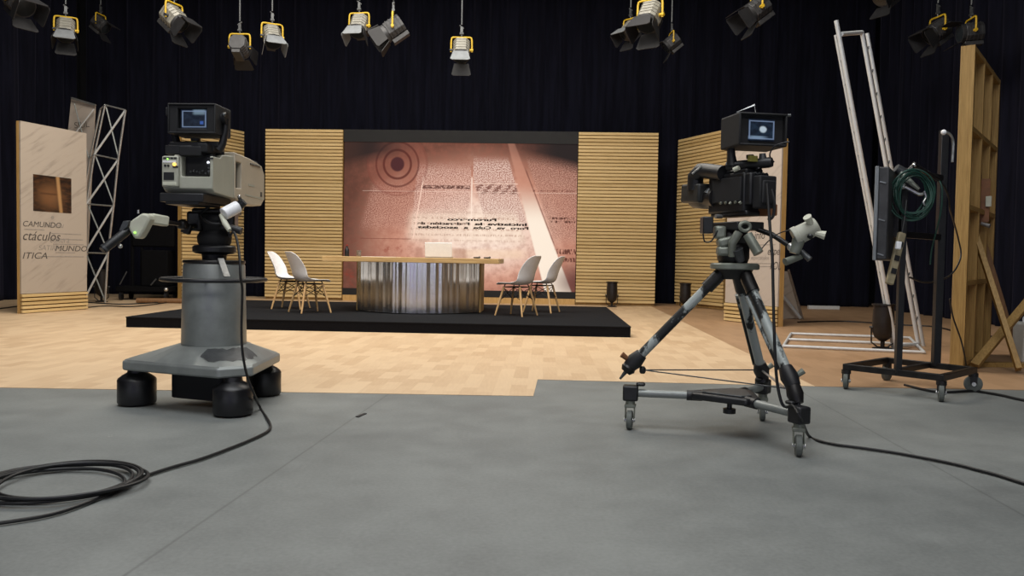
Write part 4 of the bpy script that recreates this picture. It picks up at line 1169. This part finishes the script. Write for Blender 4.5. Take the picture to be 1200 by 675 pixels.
# power strip hanging by the monitor
ps0, ps1 = at(1057, 273, 5.50), at(1042, 333, 5.45)
ps = thing('power_strip', 'beige power strip hanging upright beneath the monitor by the cart upright', 'power strip', ps1)
PSL = lambda v: Vector(v)-ps1
MB().beam(PSL(ps0), PSL(ps1), .05, .035, (0, 1, 0)).build('strip_body', 'label_beige' if 'label_beige' in M else 'beige', ps, .006)
ps.children[0].data.materials[0] = simple('aged beige plastic', '857a60', .6, 0, .25, 20)
for t in (.18, .45, .7): MB().beam(PSL(ps0.lerp(ps1, t)), PSL(ps0.lerp(ps1, t+.10)), .034, .045, (0, 1, 0)).build('socket', 'black', ps)
MB().beam(PSL(at(1053.5, 283, 5.42)), PSL(at(1052, 292, 5.42)), .03, .03, (0, 1, 0)).build('plug', 'white_plastic', ps, .004)
MB().tube(smooth_path([PSL(ps0), PSL(at(1060, 255, 5.55)), PSL(at(1062, 235, 5.6))]), .006, 8).build('lead', 'cable', ps)

# green cable coil on the arms
gcen = at(1070, 229, 5.58)
coil = thing('cable_coil', 'coil of dark green cable hanging from the arm on the black cart', 'cable', gcen)
rnd = random.Random(9)
for k in range(9):
    rx, rz_ = .128+rnd.uniform(-.03, .03), .150+rnd.uniform(-.03, .03); ox, oz, oy = rnd.uniform(-.015, .015), rnd.uniform(-.015, .02), rnd.uniform(-.03, .03)
    MB().tube([(ox+rx*math.cos(2*PI*i/40), oy+.02*math.sin(2*PI*i/40*2+k), oz+rz_*math.sin(2*PI*i/40)) for i in range(40)], .0055, 7, True).build('cable_turn', 'cable_green', coil)
# cables draped round the cart and flat
def cable_thing(name, label, pts, r, mat='cable', k=6):
    pts = [Vector(p) for p in pts]; o = pts[-1]
    t = MB().tube([p-o for p in smooth_path(pts, k)], r, 7).build(name, mat); t.location = o
    return tag(t, label, 'cable')
cable_thing('draped_cable', 'thin pale cable looping from the arm over the tall upright down to the flat', [at(1084, 210, 5.9), at(1098, 211, 5.95), at(1106, 218, 6.0), at(1112, 232, 6.1), at(1113, 245, 6.2), at(1117, 258, 6.6), at(1123, 280, 7.0), at(1126, 300, 7.05), at(1118, 318, 6.9), at(1105, 327, 6.6), at(1085, 331, 6.2), at(1066, 325, 5.9)], .007)
cable_thing('draped_cable', 'thin green cable dropping from the swing arm behind the coil', [at(1101, 212, 5.92), at(1104, 222, 5.9), at(1103, 245, 5.9), at(1097, 272, 5.95), at(1092, 292, 6.0), at(1090, 310, 6.0)], .0055, 'cable_green')
cable_thing('draped_cable', 'thin dark cable hanging down the face of the wooden flat to the floor', [at(1113, 350, 6.95), at(1117, 372, 7.0), at(1126, 398, 7.05), at(1130, 415, 7.05), fl(1133, 433, .01)], .007)
cable_thing('floor_cable', 'dark cable on the floor running right from under the black cart', floor_path([(1060, 451), (1090, 458), (1112, 459.5), (1140, 458), (1155, 460), (1175, 463.5), (1205, 470), (1300, 486), (1480, 500)]), .009)
cable_thing('floor_cable', 'dark cable lying across the wood floor behind the flat metal frame', floor_path([(935, 377.5), (985, 376.5), (1030, 379), (1060, 381), (1095, 383), (1125, 390), (1160, 399)], .012), .012)
cable_thing('floor_cable', 'dark cable across the wood floor behind the left text panel', floor_path([(-10, 363), (40, 357), (90, 354), (140, 356.5), (190, 354.5)], .012), .012)
cable_thing('floor_cable', 'dark cable on the wood floor from the left text panel toward the pedestal', floor_path([(96, 361.0), (125, 358.5), (160, 359), (215, 352)], .012), .010)
cable_thing('floor_cable', 'thin loose cable curling on the floor between the flat and its brace', floor_path([(1145, 380), (1150, 388), (1160, 394), (1175, 392)], .012), .008)

q = fl(422.5, 487)
o = MB().prism([(-.02, -.05), (.0, -.06), (.012, -.01), (.028, .05), (.012, .06), (-.006, .01)], 0, .004).build('tape_scrap', 'black'); o.location = (q.x, q.y, .001)
tag(o, 'scrap of black tape stuck on the grey floor seam left of the middle', 'tape')

# ------------------------------------------------------------------ wooden flat on edge with brace
fA, fB = fl(1113, 432), fl(1146, 413)
fA = at(1114, 432, 7.2); fB = at(1147.5, 412, 8.55)
rzf, LF = between(fA, fB); HF = 2.86
flat = thing('scenery_flat', 'tall wooden scenery flat seen from its open framed back at the right', 'scenery flat', (fA.x, fA.y, .004), rzf)
MB().box((LF/2, .006, HF/2), (LF, .012, HF)).build('plywood_skin', 'ply', flat)
for x in (.022, LF*.36, LF*.68, LF-.022): MB().box((x, -.05, HF/2), (.044, .10, HF-.001)).build('stile', 'pine', flat, .003)
for z in (.05, .78, 1.45, 2.14, HF-.025): MB().box((LF/2, -.05, z), (LF-.09, .098, .045)).build('rail', 'pine_h', flat, .003)
flat.rotation_euler.z = rzf
NL = local(flat)
def Np(px, py, D): return NL(at(px, py, D))
# A-shaped brace jacks
bp = MB().beam(Np(1139, 262, 7.75), Np(1194, 433, 7.05), .045, .09, (1, .3, 0)).build('brace_leg', 'pine', flat, .003)
MB().beam(Np(1148, 268, 8.25), Np(1188, 402, 8.2), .045, .09, (1, .3, 0)).build('brace_leg', 'pine_dark', flat, .003)
MB().beam(Np(1142, 428, 7.35), Np(1206, 352, 7.6), .045, .075, (0, 1, 0)).build('brace_strut', 'pine', flat, .003)
MB().beam(Np(1128, 427, 7.5), Np(1215, 428.5, 7.5), .08, .05).build('foot_board', 'pine_h', flat, .003)
MB().box(Np(1153, 235, 7.9), (.03, .10, .42), (0, 0, R(10))).build('brown_board', 'brown_board', flat, .003)
MB().box(Np(1158.5, 236, 7.85), (.02, .05, .10)).build('pale_bracket', 'beige_light', flat, .003)
MB().tube([Np(1150, 262, 7.75), Np(1160, 265, 7.7)], [.016, .022], 10).build('clamp_screw', 'alu', flat)
MB().tube(smooth_path([Np(1146, 172, 8.0), Np(1149, 185, 7.98), Np(1149.5, 205, 7.95), Np(1149, 218, 7.9)]), .008, 8).build('hanging_lead', 'cable', flat)

wb = fl(1206, 429)
can_ = thing('jerrycan', 'white plastic can standing at the right picture edge by the brace', 'canister', (wb.x+.16, wb.y+.20, .003))
o = MB(); o.box((0, 0, .20), (.30, .22, .40)); o.build('can_body', 'white_plastic', can_, .03)
can_.children[0].data.materials[0] = simple('milky plastic', 'e6e4da', .5, 0, .04)
MB().lathe([(.03, .40), (.03, .43), (.035, .43), (.035, .455)], (.08, 0, 0), 16).build('cap', 'white_plastic', can_)
MB().tube(smooth_path([(-.10, 0, .39), (-.09, 0, .45), (0, 0, .46), (.04, 0, .40)]), .012, 8).build('handle', 'white_plastic', can_)

# ------------------------------------------------------------------ aluminium frames on the right
g0, g1, g2, g3 = fl(918, 408), fl(927, 393), fl(1066, 398), fl(1083, 415.5)
fr = thing('metal_frame', 'pale aluminium frame lying flat on the wood floor behind the cart', 'frame', ((g0+g2)/2).to_tuple())
FL_ = local(fr); zt = Vector((0, 0, .024))
for nm, a, b in (('frame_tube', g0, g3), ('frame_tube', g1, g2), ('frame_tube', g0, g1), ('frame_tube', g3, g2), ('middle_tube', g0.lerp(g1, .5), g3.lerp(g2, .5))):
    MB().cyl(FL_(a)+zt, FL_(b)+zt, .016, n=10).build(nm, 'alu_tube', fr)
lt = thing('ladder_truss', 'tall narrow aluminium ladder truss leaning over the cart at the right', 'truss', (fl(1062, 413).x, fl(1062, 413).y, 0))
LL = local(lt)
def Lp(px, py, D): return LL(at(px, py, D))
b1, t1 = Lp(1051, 411.5, 8.85), Lp(980, 24, 8.75)
b2, t2 = Lp(1077, 408, 9.25), Lp(1010, 37, 9.1)
off1 = Vector((.012, .10, 0)); off2 = Vector((.085, .06, 0))
for (b_, t_, of) in ((b1, t1, off1), (b2, t2, off2)):
    MB().cyl(b_, t_, .023, n=12).build('chord', 'alu_tube', lt)
    s = .0 if of is off2 else .035
    MB().cyl(b_+of, t_.lerp(b_, s)+of, .020, n=12).build('chord', 'alu_tube', lt)
    mb = MB()
    for i in range(1, 14):
        MB().cyl(b_.lerp(t_, i/14), b_.lerp(t_, (i+.5)/14)+of, .007, n=8).build('web_rung', 'grey_dark', lt)
q = Lp(986, 40, 8.75)
MB().cyl(q, t2 + Vector((0, 0, -.01)), .024, n=12).build('cross_tube', 'alu_tube', lt)
MB().cyl(b1.lerp(t1, .31), b2.lerp(t2, .31), .022, n=12).build('cross_tube', 'alu_tube', lt)
MB().cyl(b1+Vector((0, 0, .05)), b2+Vector((0, 0, .05)), .022, n=12).build('cross_tube', 'alu_tube', lt)

# small banner stand behind the right text panel
bs0 = fl(936, 371)
st = thing('banner_stand', 'small leaning banner on metal rods behind the right text panel', 'banner', (bs0.x, bs0.y, 0))
BL = local(st)
def Bp(px, py, D): return BL(at(px, py, D))
MB().cyl(Bp(924, 316, 13.3), Bp(941, 375, 13.3), .02, n=10).build('stand_rod', 'alu', st)
MB().cyl(Bp(917, 346, 13.2), Bp(938, 373, 13.2), .028, n=10).build('stand_foot', 'alu_tube', st)
mb = MB(); q = [Bp(908, 318, 13.35), Bp(924, 318, 13.33), Bp(939, 373, 13.33), Bp(908, 374, 13.35)]
mb._add(q + [v+Vector((0, .012, 0)) for v in q], [(0, 1, 2, 3), (7, 6, 5, 4), (0, 4, 5, 1), (1, 5, 6, 2), (2, 6, 7, 3), (3, 7, 4, 0)])
mb.build('banner_cloth', 'print', st)
st.children[-1].data.materials[0] = simple('dusty banner cloth', '77695c', .85, 0, .15)
fs = fl(965, 362.5)
o = MB().box((0, 0, .035), (.62, .10, .07)).build('floor_batten', 'alu_tube', bevel=.004); o.location = (fs.x, fs.y, .003)
tag(o, 'short pale batten lying on the floor at the foot of the back curtain', 'batten')

# ------------------------------------------------------------------ leaning lattice truss on the left
tt = fl(112, 352)
tr = thing('lattice_truss', 'aluminium lattice truss leaning behind the left text panel', 'truss', (tt.x, tt.y, 0))
RL = local(tr)
def Tp(px, py, D): return RL(at(px, py, D))
DT = 14.4
Lc = [Tp(123, 123, DT), Tp(110.5, 181, DT), Tp(101.5, 239, DT), Tp(99.5, 296, DT), Tp(97, 352, DT)]
Rc = [Tp(147, 129, DT), Tp(138.5, 187, DT), Tp(133, 241.5, DT), Tp(126.5, 297, DT), Tp(123, 352, DT)]
for q in (Lc, Rc): q[-1].z = .02
Lc = [Lc[0].lerp(Lc[-1], t) if 0 else v for t, v in zip((0, .25, .5, .75, 1), Lc)]
MB().tube(Lc, .018, 10).build('chord', 'alu', tr); MB().tube(Rc, .018, 10).build('chord', 'alu', tr)
for i in range(4):
    MB().cyl(Lc[i], Rc[i], .014, n=10).build('rung', 'alu', tr)
    MB().cyl(Rc[i], Lc[i+1], .018, n=10).build('diagonal', 'alu_tube', tr)
back = Vector((-.28, .40, 0))
bl = [v+back for v in Lc]
MB().tube(bl, .018, 10).build('chord', 'alu', tr)
for i in range(4): MB().cyl(Lc[i]+Vector((0, .03, 0)), Rc[i+1]+Vector((0, .03, 0)), .014, n=8).build('rear_diagonal', 'grey_paint', tr)
for i in range(5): MB().cyl(Lc[i], bl[i], .014, n=8).build('side_rung', 'alu', tr)
def banner_quad(name, label, pts, th, mat):
    o = pts[0]; ps_ = [Vector(p)-o for p in pts]
    n = (ps_[1]-ps_[0]).cross(ps_[2]-ps_[0]).normalized()*th
    if n.y < 0: n = -n
    mb = MB(); mb._add(ps_+[v+n for v in ps_], [(0, 1, 2, 3), (7, 6, 5, 4), (0, 4, 5, 1), (1, 5, 6, 2), (2, 6, 7, 3), (3, 7, 4, 0)])
    t = thing(name, label, 'banner', o)
    mb.build('banner_face', mat, t); return t
bq = banner_quad('banner', 'pale printed banner leaning with the lattice truss above the left text panel', [at(83.5, 115, 15.0), at(111.5, 124.5, 14.9), at(100, 340, 14.9), at(61, 340, 15.0)], .02, 'print_pale')
mt = Matrix.Translation(at(89, 151, 14.9)-at(83.5, 115, 15.0)+Vector((0, -.05, 0))) @ Matrix.Rotation(R(-6), 4, 'Y') @ Matrix.Rotation(R(90), 4, 'X')
text('printed_word', 'SJUL', .16, 'ink', bq, mt, 0, .9)
q = [Vector(v)-at(83.5, 115, 15.0) for v in (at(111, 119.5, 14.6), at(83, 111, 14.8), at(76, 200, 14.8), at(84, 165, 14.8))]
MB().cyl(at(84, 115, 14.93)-at(83.5, 115, 15.0), at(112, 123.5, 14.85)-at(83.5, 115, 15.0), .02, n=8).build('top_batten', 'alu', bq)
MB().cyl(at(110, 128, 14.8)-at(83.5, 115, 15.0), at(83, 163, 14.8)-at(83.5, 115, 15.0), .012, n=8).build('cross_rod', 'alu_tube', bq)
MB().cyl(at(87, 121, 14.8)-at(83.5, 115, 15.0), at(104, 185, 14.8)-at(83.5, 115, 15.0), .010, n=8).build('cross_rod', 'grey_paint', bq)

# dark equipment trolley against the left curtain
et = fl(174, 351.5)
eq = thing('equipment_trolley', 'dark equipment trolley standing by the curtain behind the pedestal zoom grip', 'trolley', (et.x, et.y, .003), R(4))
MB().box((0, 0, .22), (1.0, .6, .10)).build('base_deck', 'black_deep', eq, .01)
for sx in (-1, 1):
    for sy in (-1, 1):
        mb = MB(); mb.cyl((sx*.42-.02, sy*.24, .08), (sx*.42+.02, sy*.24, .08), .08, n=20); mb.box((sx*.42, sy*.24, .14), (.07, .05, .07)); mb.build('caster', 'rubber', eq)
for x in (-.30, -.12): MB().cyl((x, 0, .26), (x, 0, 1.45), .03, n=12).build('upright_post', 'black_deep', eq)
MB().box((.17, .05, .62), (.50, .45, .70)).build('equipment_case', 'black_deep', eq, .02)
MB().box((.10, 0, 1.28), (.80, .10, .50)).build('cloth_covered_screen', 'black_deep', eq, .03)
MB().tube([(-.43, -.28, .30), (-.30, -.28, .55)], .012, 8).build('side_strut', 'grey_dark', eq)
MB().tube([(.16, -.32, .30), (.26, -.32, .42)], .014, 8).build('side_strut', 'grey_dark', eq)
MB().ball((.44, -.31, .22), .04).build('pale_plug', 'alu', eq)
o = MB().cyl((-.45, 0, .045), (.48, 0, .05), .045, n=14).build('cardboard_tube', 'pine_dark'); q = fl(190, 355.5); o.location = (q.x, q.y, .003); o.rotation_euler = (0, 0, R(4))
tag(o, 'brown cardboard tube lying on the floor in front of the dark trolley', 'tube')

# ------------------------------------------------------------------ hanging studio lamps
GRID = 6.75
def lamp(px, py, D, yaw, tilt, s, house, door, label, doors='tblr', pale='t'):
    """px, py: the top of the yoke; yaw: the way the lens looks (0 = towards the camera, + = to the right); tilt: degrees down"""
    o = at(px, py, D)
    t = thing('fresnel_lamp', label, 'stage light', o, R(yaw), 'studio lamps hung on rods from the lighting grid')
    L = (GRID-o.z)
    MB().cyl((0, 0, .20*s), (0, 0, L), .013, n=10).build('hanging_rod', 'grey_dark', t)
    mb = MB(); mb.tube([(0, 0, .0), (0, 0, .06*s)], .012*s, 10); mb.tube([(-.03*s, 0, .06*s), (.03*s, 0, .06*s)], .022*s, 10); mb.box((0, 0, .12*s), (.04*s, .03*s, .09*s)); mb.tube([(-.035*s, 0, .19*s), (.03*s, .01, .14*s)], .012*s, 8)
    mb.build('hook_clamp', 'grey_dark', t)
    wy, dy = .165*s, .20*s
    y = MB().tube(smooth_path([(-wy, 0, -dy-.03*s), (-wy, 0, -.10*s), (-wy*.97, 0, -.03*s), (-wy*.8, 0, 0), (0, 0, 0), (wy*.8, 0, 0), (wy*.97, 0, -.03*s), (wy, 0, -.10*s), (wy, 0, -dy-.03*s)], 5), .0135*s, 8).build('yoke', 'yellow', t)
    RX = Matrix.Translation((0, 0, -dy)) @ Matrix.Rotation(R(tilt), 4, 'X')    # local -y is the lens side; tilting drops it
    def T_(v): return RX @ Vector(v)
    mb = MB(); oct_ = [(.125*s*a, .125*s*b) for a, b in ((-.55, -1), (.55, -1), (1, -.5), (1, .55), (.6, 1), (-.6, 1), (-1, .55), (-1, -.5))]
    m2 = RX @ Matrix.Rotation(R(90), 4, 'X')
    mb.prism(oct_, -.15*s, .10*s, m2)
    h = mb.build('lamp_housing', house, t, .008*s)
    for k in range(4):
        MB().prism([(x*1.06, y_*1.06) for x, y_ in oct_], (-.12+.055*k)*s, (-.11+.055*k)*s, m2).build('cooling_fin', house, h)
    mb = MB(); mb.box(T_((0, .02*s, -.165*s)), (.13*s, .26*s, .06*s), (R(tilt), 0, 0)); mb.build('ballast_box', 'lamp_grey', h, .006)
    MB().cyl(T_((0, -.10*s, 0)), T_((0, -.155*s, 0)), .128*s, .135*s, 28).build('front_ring', 'lamp_grey', h)
    MB().cyl(T_((0, -.15*s, 0)), T_((0, -.16*s, 0)), .118*s, n=28).build('fresnel_lens', 'lens_glass', h)
    for sx in (-1, 1): MB().cyl((sx*.125*s, 0, -dy), (sx*.185*s, 0, -dy), .022*s, n=12).build('tilt_knob', 'yellow' if sx > 0 else 'lamp_grey', t)
    for dname, ang, op in (('t', 0, 4), ('b', 180, 22), ('l', 90, 14), ('r', 270, 14)):
        if dname not in doors: continue
        w0, w1, ln = (.115, .155, .20) if dname in 'tb' else (.105, .13, .19)
        mm = RX @ Matrix.Translation((0, -.155*s, 0)) @ Matrix.Rotation(R(ang), 4, 'Y') @ Matrix.Translation((0, 0, .135*s)) @ Matrix.Rotation(-R(op), 4, 'X')
        d = MB(); pr = [(-w0*s, 0), (-w1*s, -ln*s*.9), (-w1*s*.8, -ln*s), (w1*s*.8, -ln*s), (w1*s, -ln*s*.9), (w0*s, 0)]
        d.prism(pr, -.004*s, .004*s, mm); d.build('barn_door', door if dname in pale else 'door_black', t)
    return t
M['lens_glass'] = simple('dark lens glass', '22262a', .12, 0, .1)
lamp(77, 20, 13.0, 25, 55, 1.0, 'lamp_silver', 'door_grey', 'silver lamp with pale half-round door, second lamp from the left end', 'tblr')
lamp(118, 17, 15.5, 82, 38, .9, 'lamp_grey', 'door_black', 'small dark lamp facing right, just right of the leftmost silver lamp', 'tb')
lamp(204, 4, 12.5, 72, 42, 1.1, 'lamp_silver', 'door_black', 'lamp with wide black doors tipped down right above the pedestal camera', 'tblr')
lamp(281, 40, 13.0, 180, 20, 1.0, 'lamp_grey', 'door_black', 'dark lamp facing away with an empty-looking yellow yoke, fourth along the left side', 'tblr')
lamp(319, 28, 13.0, 28, 50, 1.0, 'lamp_silver', 'door_grey', 'silver lamp with white doors beside the dark lamp facing away', 'tlr', 'tlr')
lamp(421, 15.5, 13.0, -10, 55, 1.0, 'lamp_silver', 'door_grey', 'silver lamp facing the camera above the left edge of the screen', 'tlr', 'tr')
lamp(461, 17, 12.2, -86, 36, 1.05, 'lamp_grey', 'door_black', 'lamp facing left beside the silver one above the screen target', 'tblr')
lamp(541, 44, 13.0, 0, 58, 1.0, 'lamp_silver', 'door_grey', 'silver lamp hanging lowest on a long rod above the middle of the screen', 'tb')
lamp(739, 22, 14.0, -50, 42, .95, 'lamp_silver', 'door_grey', 'lamp with bright door tip, lower left of the close pair above the right panel', 'tblr')
lamp(762, 0, 12.0, -35, 52, 1.2, 'lamp_silver', 'door_black', 'large lamp tipped steeply with big black doors, upper of the close pair', 'tblr', '')
lamp(787, 38, 14.5, -86, 40, .9, 'lamp_grey', 'door_black', 'small dark lamp hanging low, just right of the close pair', 'tb')
lamp(887, -7, 12.0, -80, 38, 1.12, 'lamp_grey', 'door_black', 'dark lamp facing left above the tripod camera', 'tblr')
lamp(1040, -26, 12.5, -60, 35, 1.1, 'lamp_grey', 'door_black', 'dark lamp cut by the top edge above the leaning ladder truss', 'tbl')
lamp(1099, 20, 12.5, -80, 35, 1.05, 'lamp_grey', 'door_black', 'dark lamp with wide round door facing left, beside the top of the wooden flat', 'tblr')
lamp(1138, 22, 12.0, -95, 5, 1.0, 'lamp_grey', 'door_black', 'dark lamp held level right above the top of the wooden flat', 'tb')
lamp(22, -18, 11.5, 60, 35, 1.15, 'lamp_grey', 'door_black', 'lamp at the top left corner, only its door showing', 'tblr')
# grid pipes that carry the rods
for i, y in enumerate((11.5, 12.0, 12.5, 13.0, 14.0, 14.5, 15.5)):
    o = MB().cyl((XL+.05, y, GRID), (XR-.05, y, GRID), .025, n=12).build('grid_pipe', 'black_metal')
    o['kind'] = 'structure'; o.name = 'trim_%d' % (i+1)
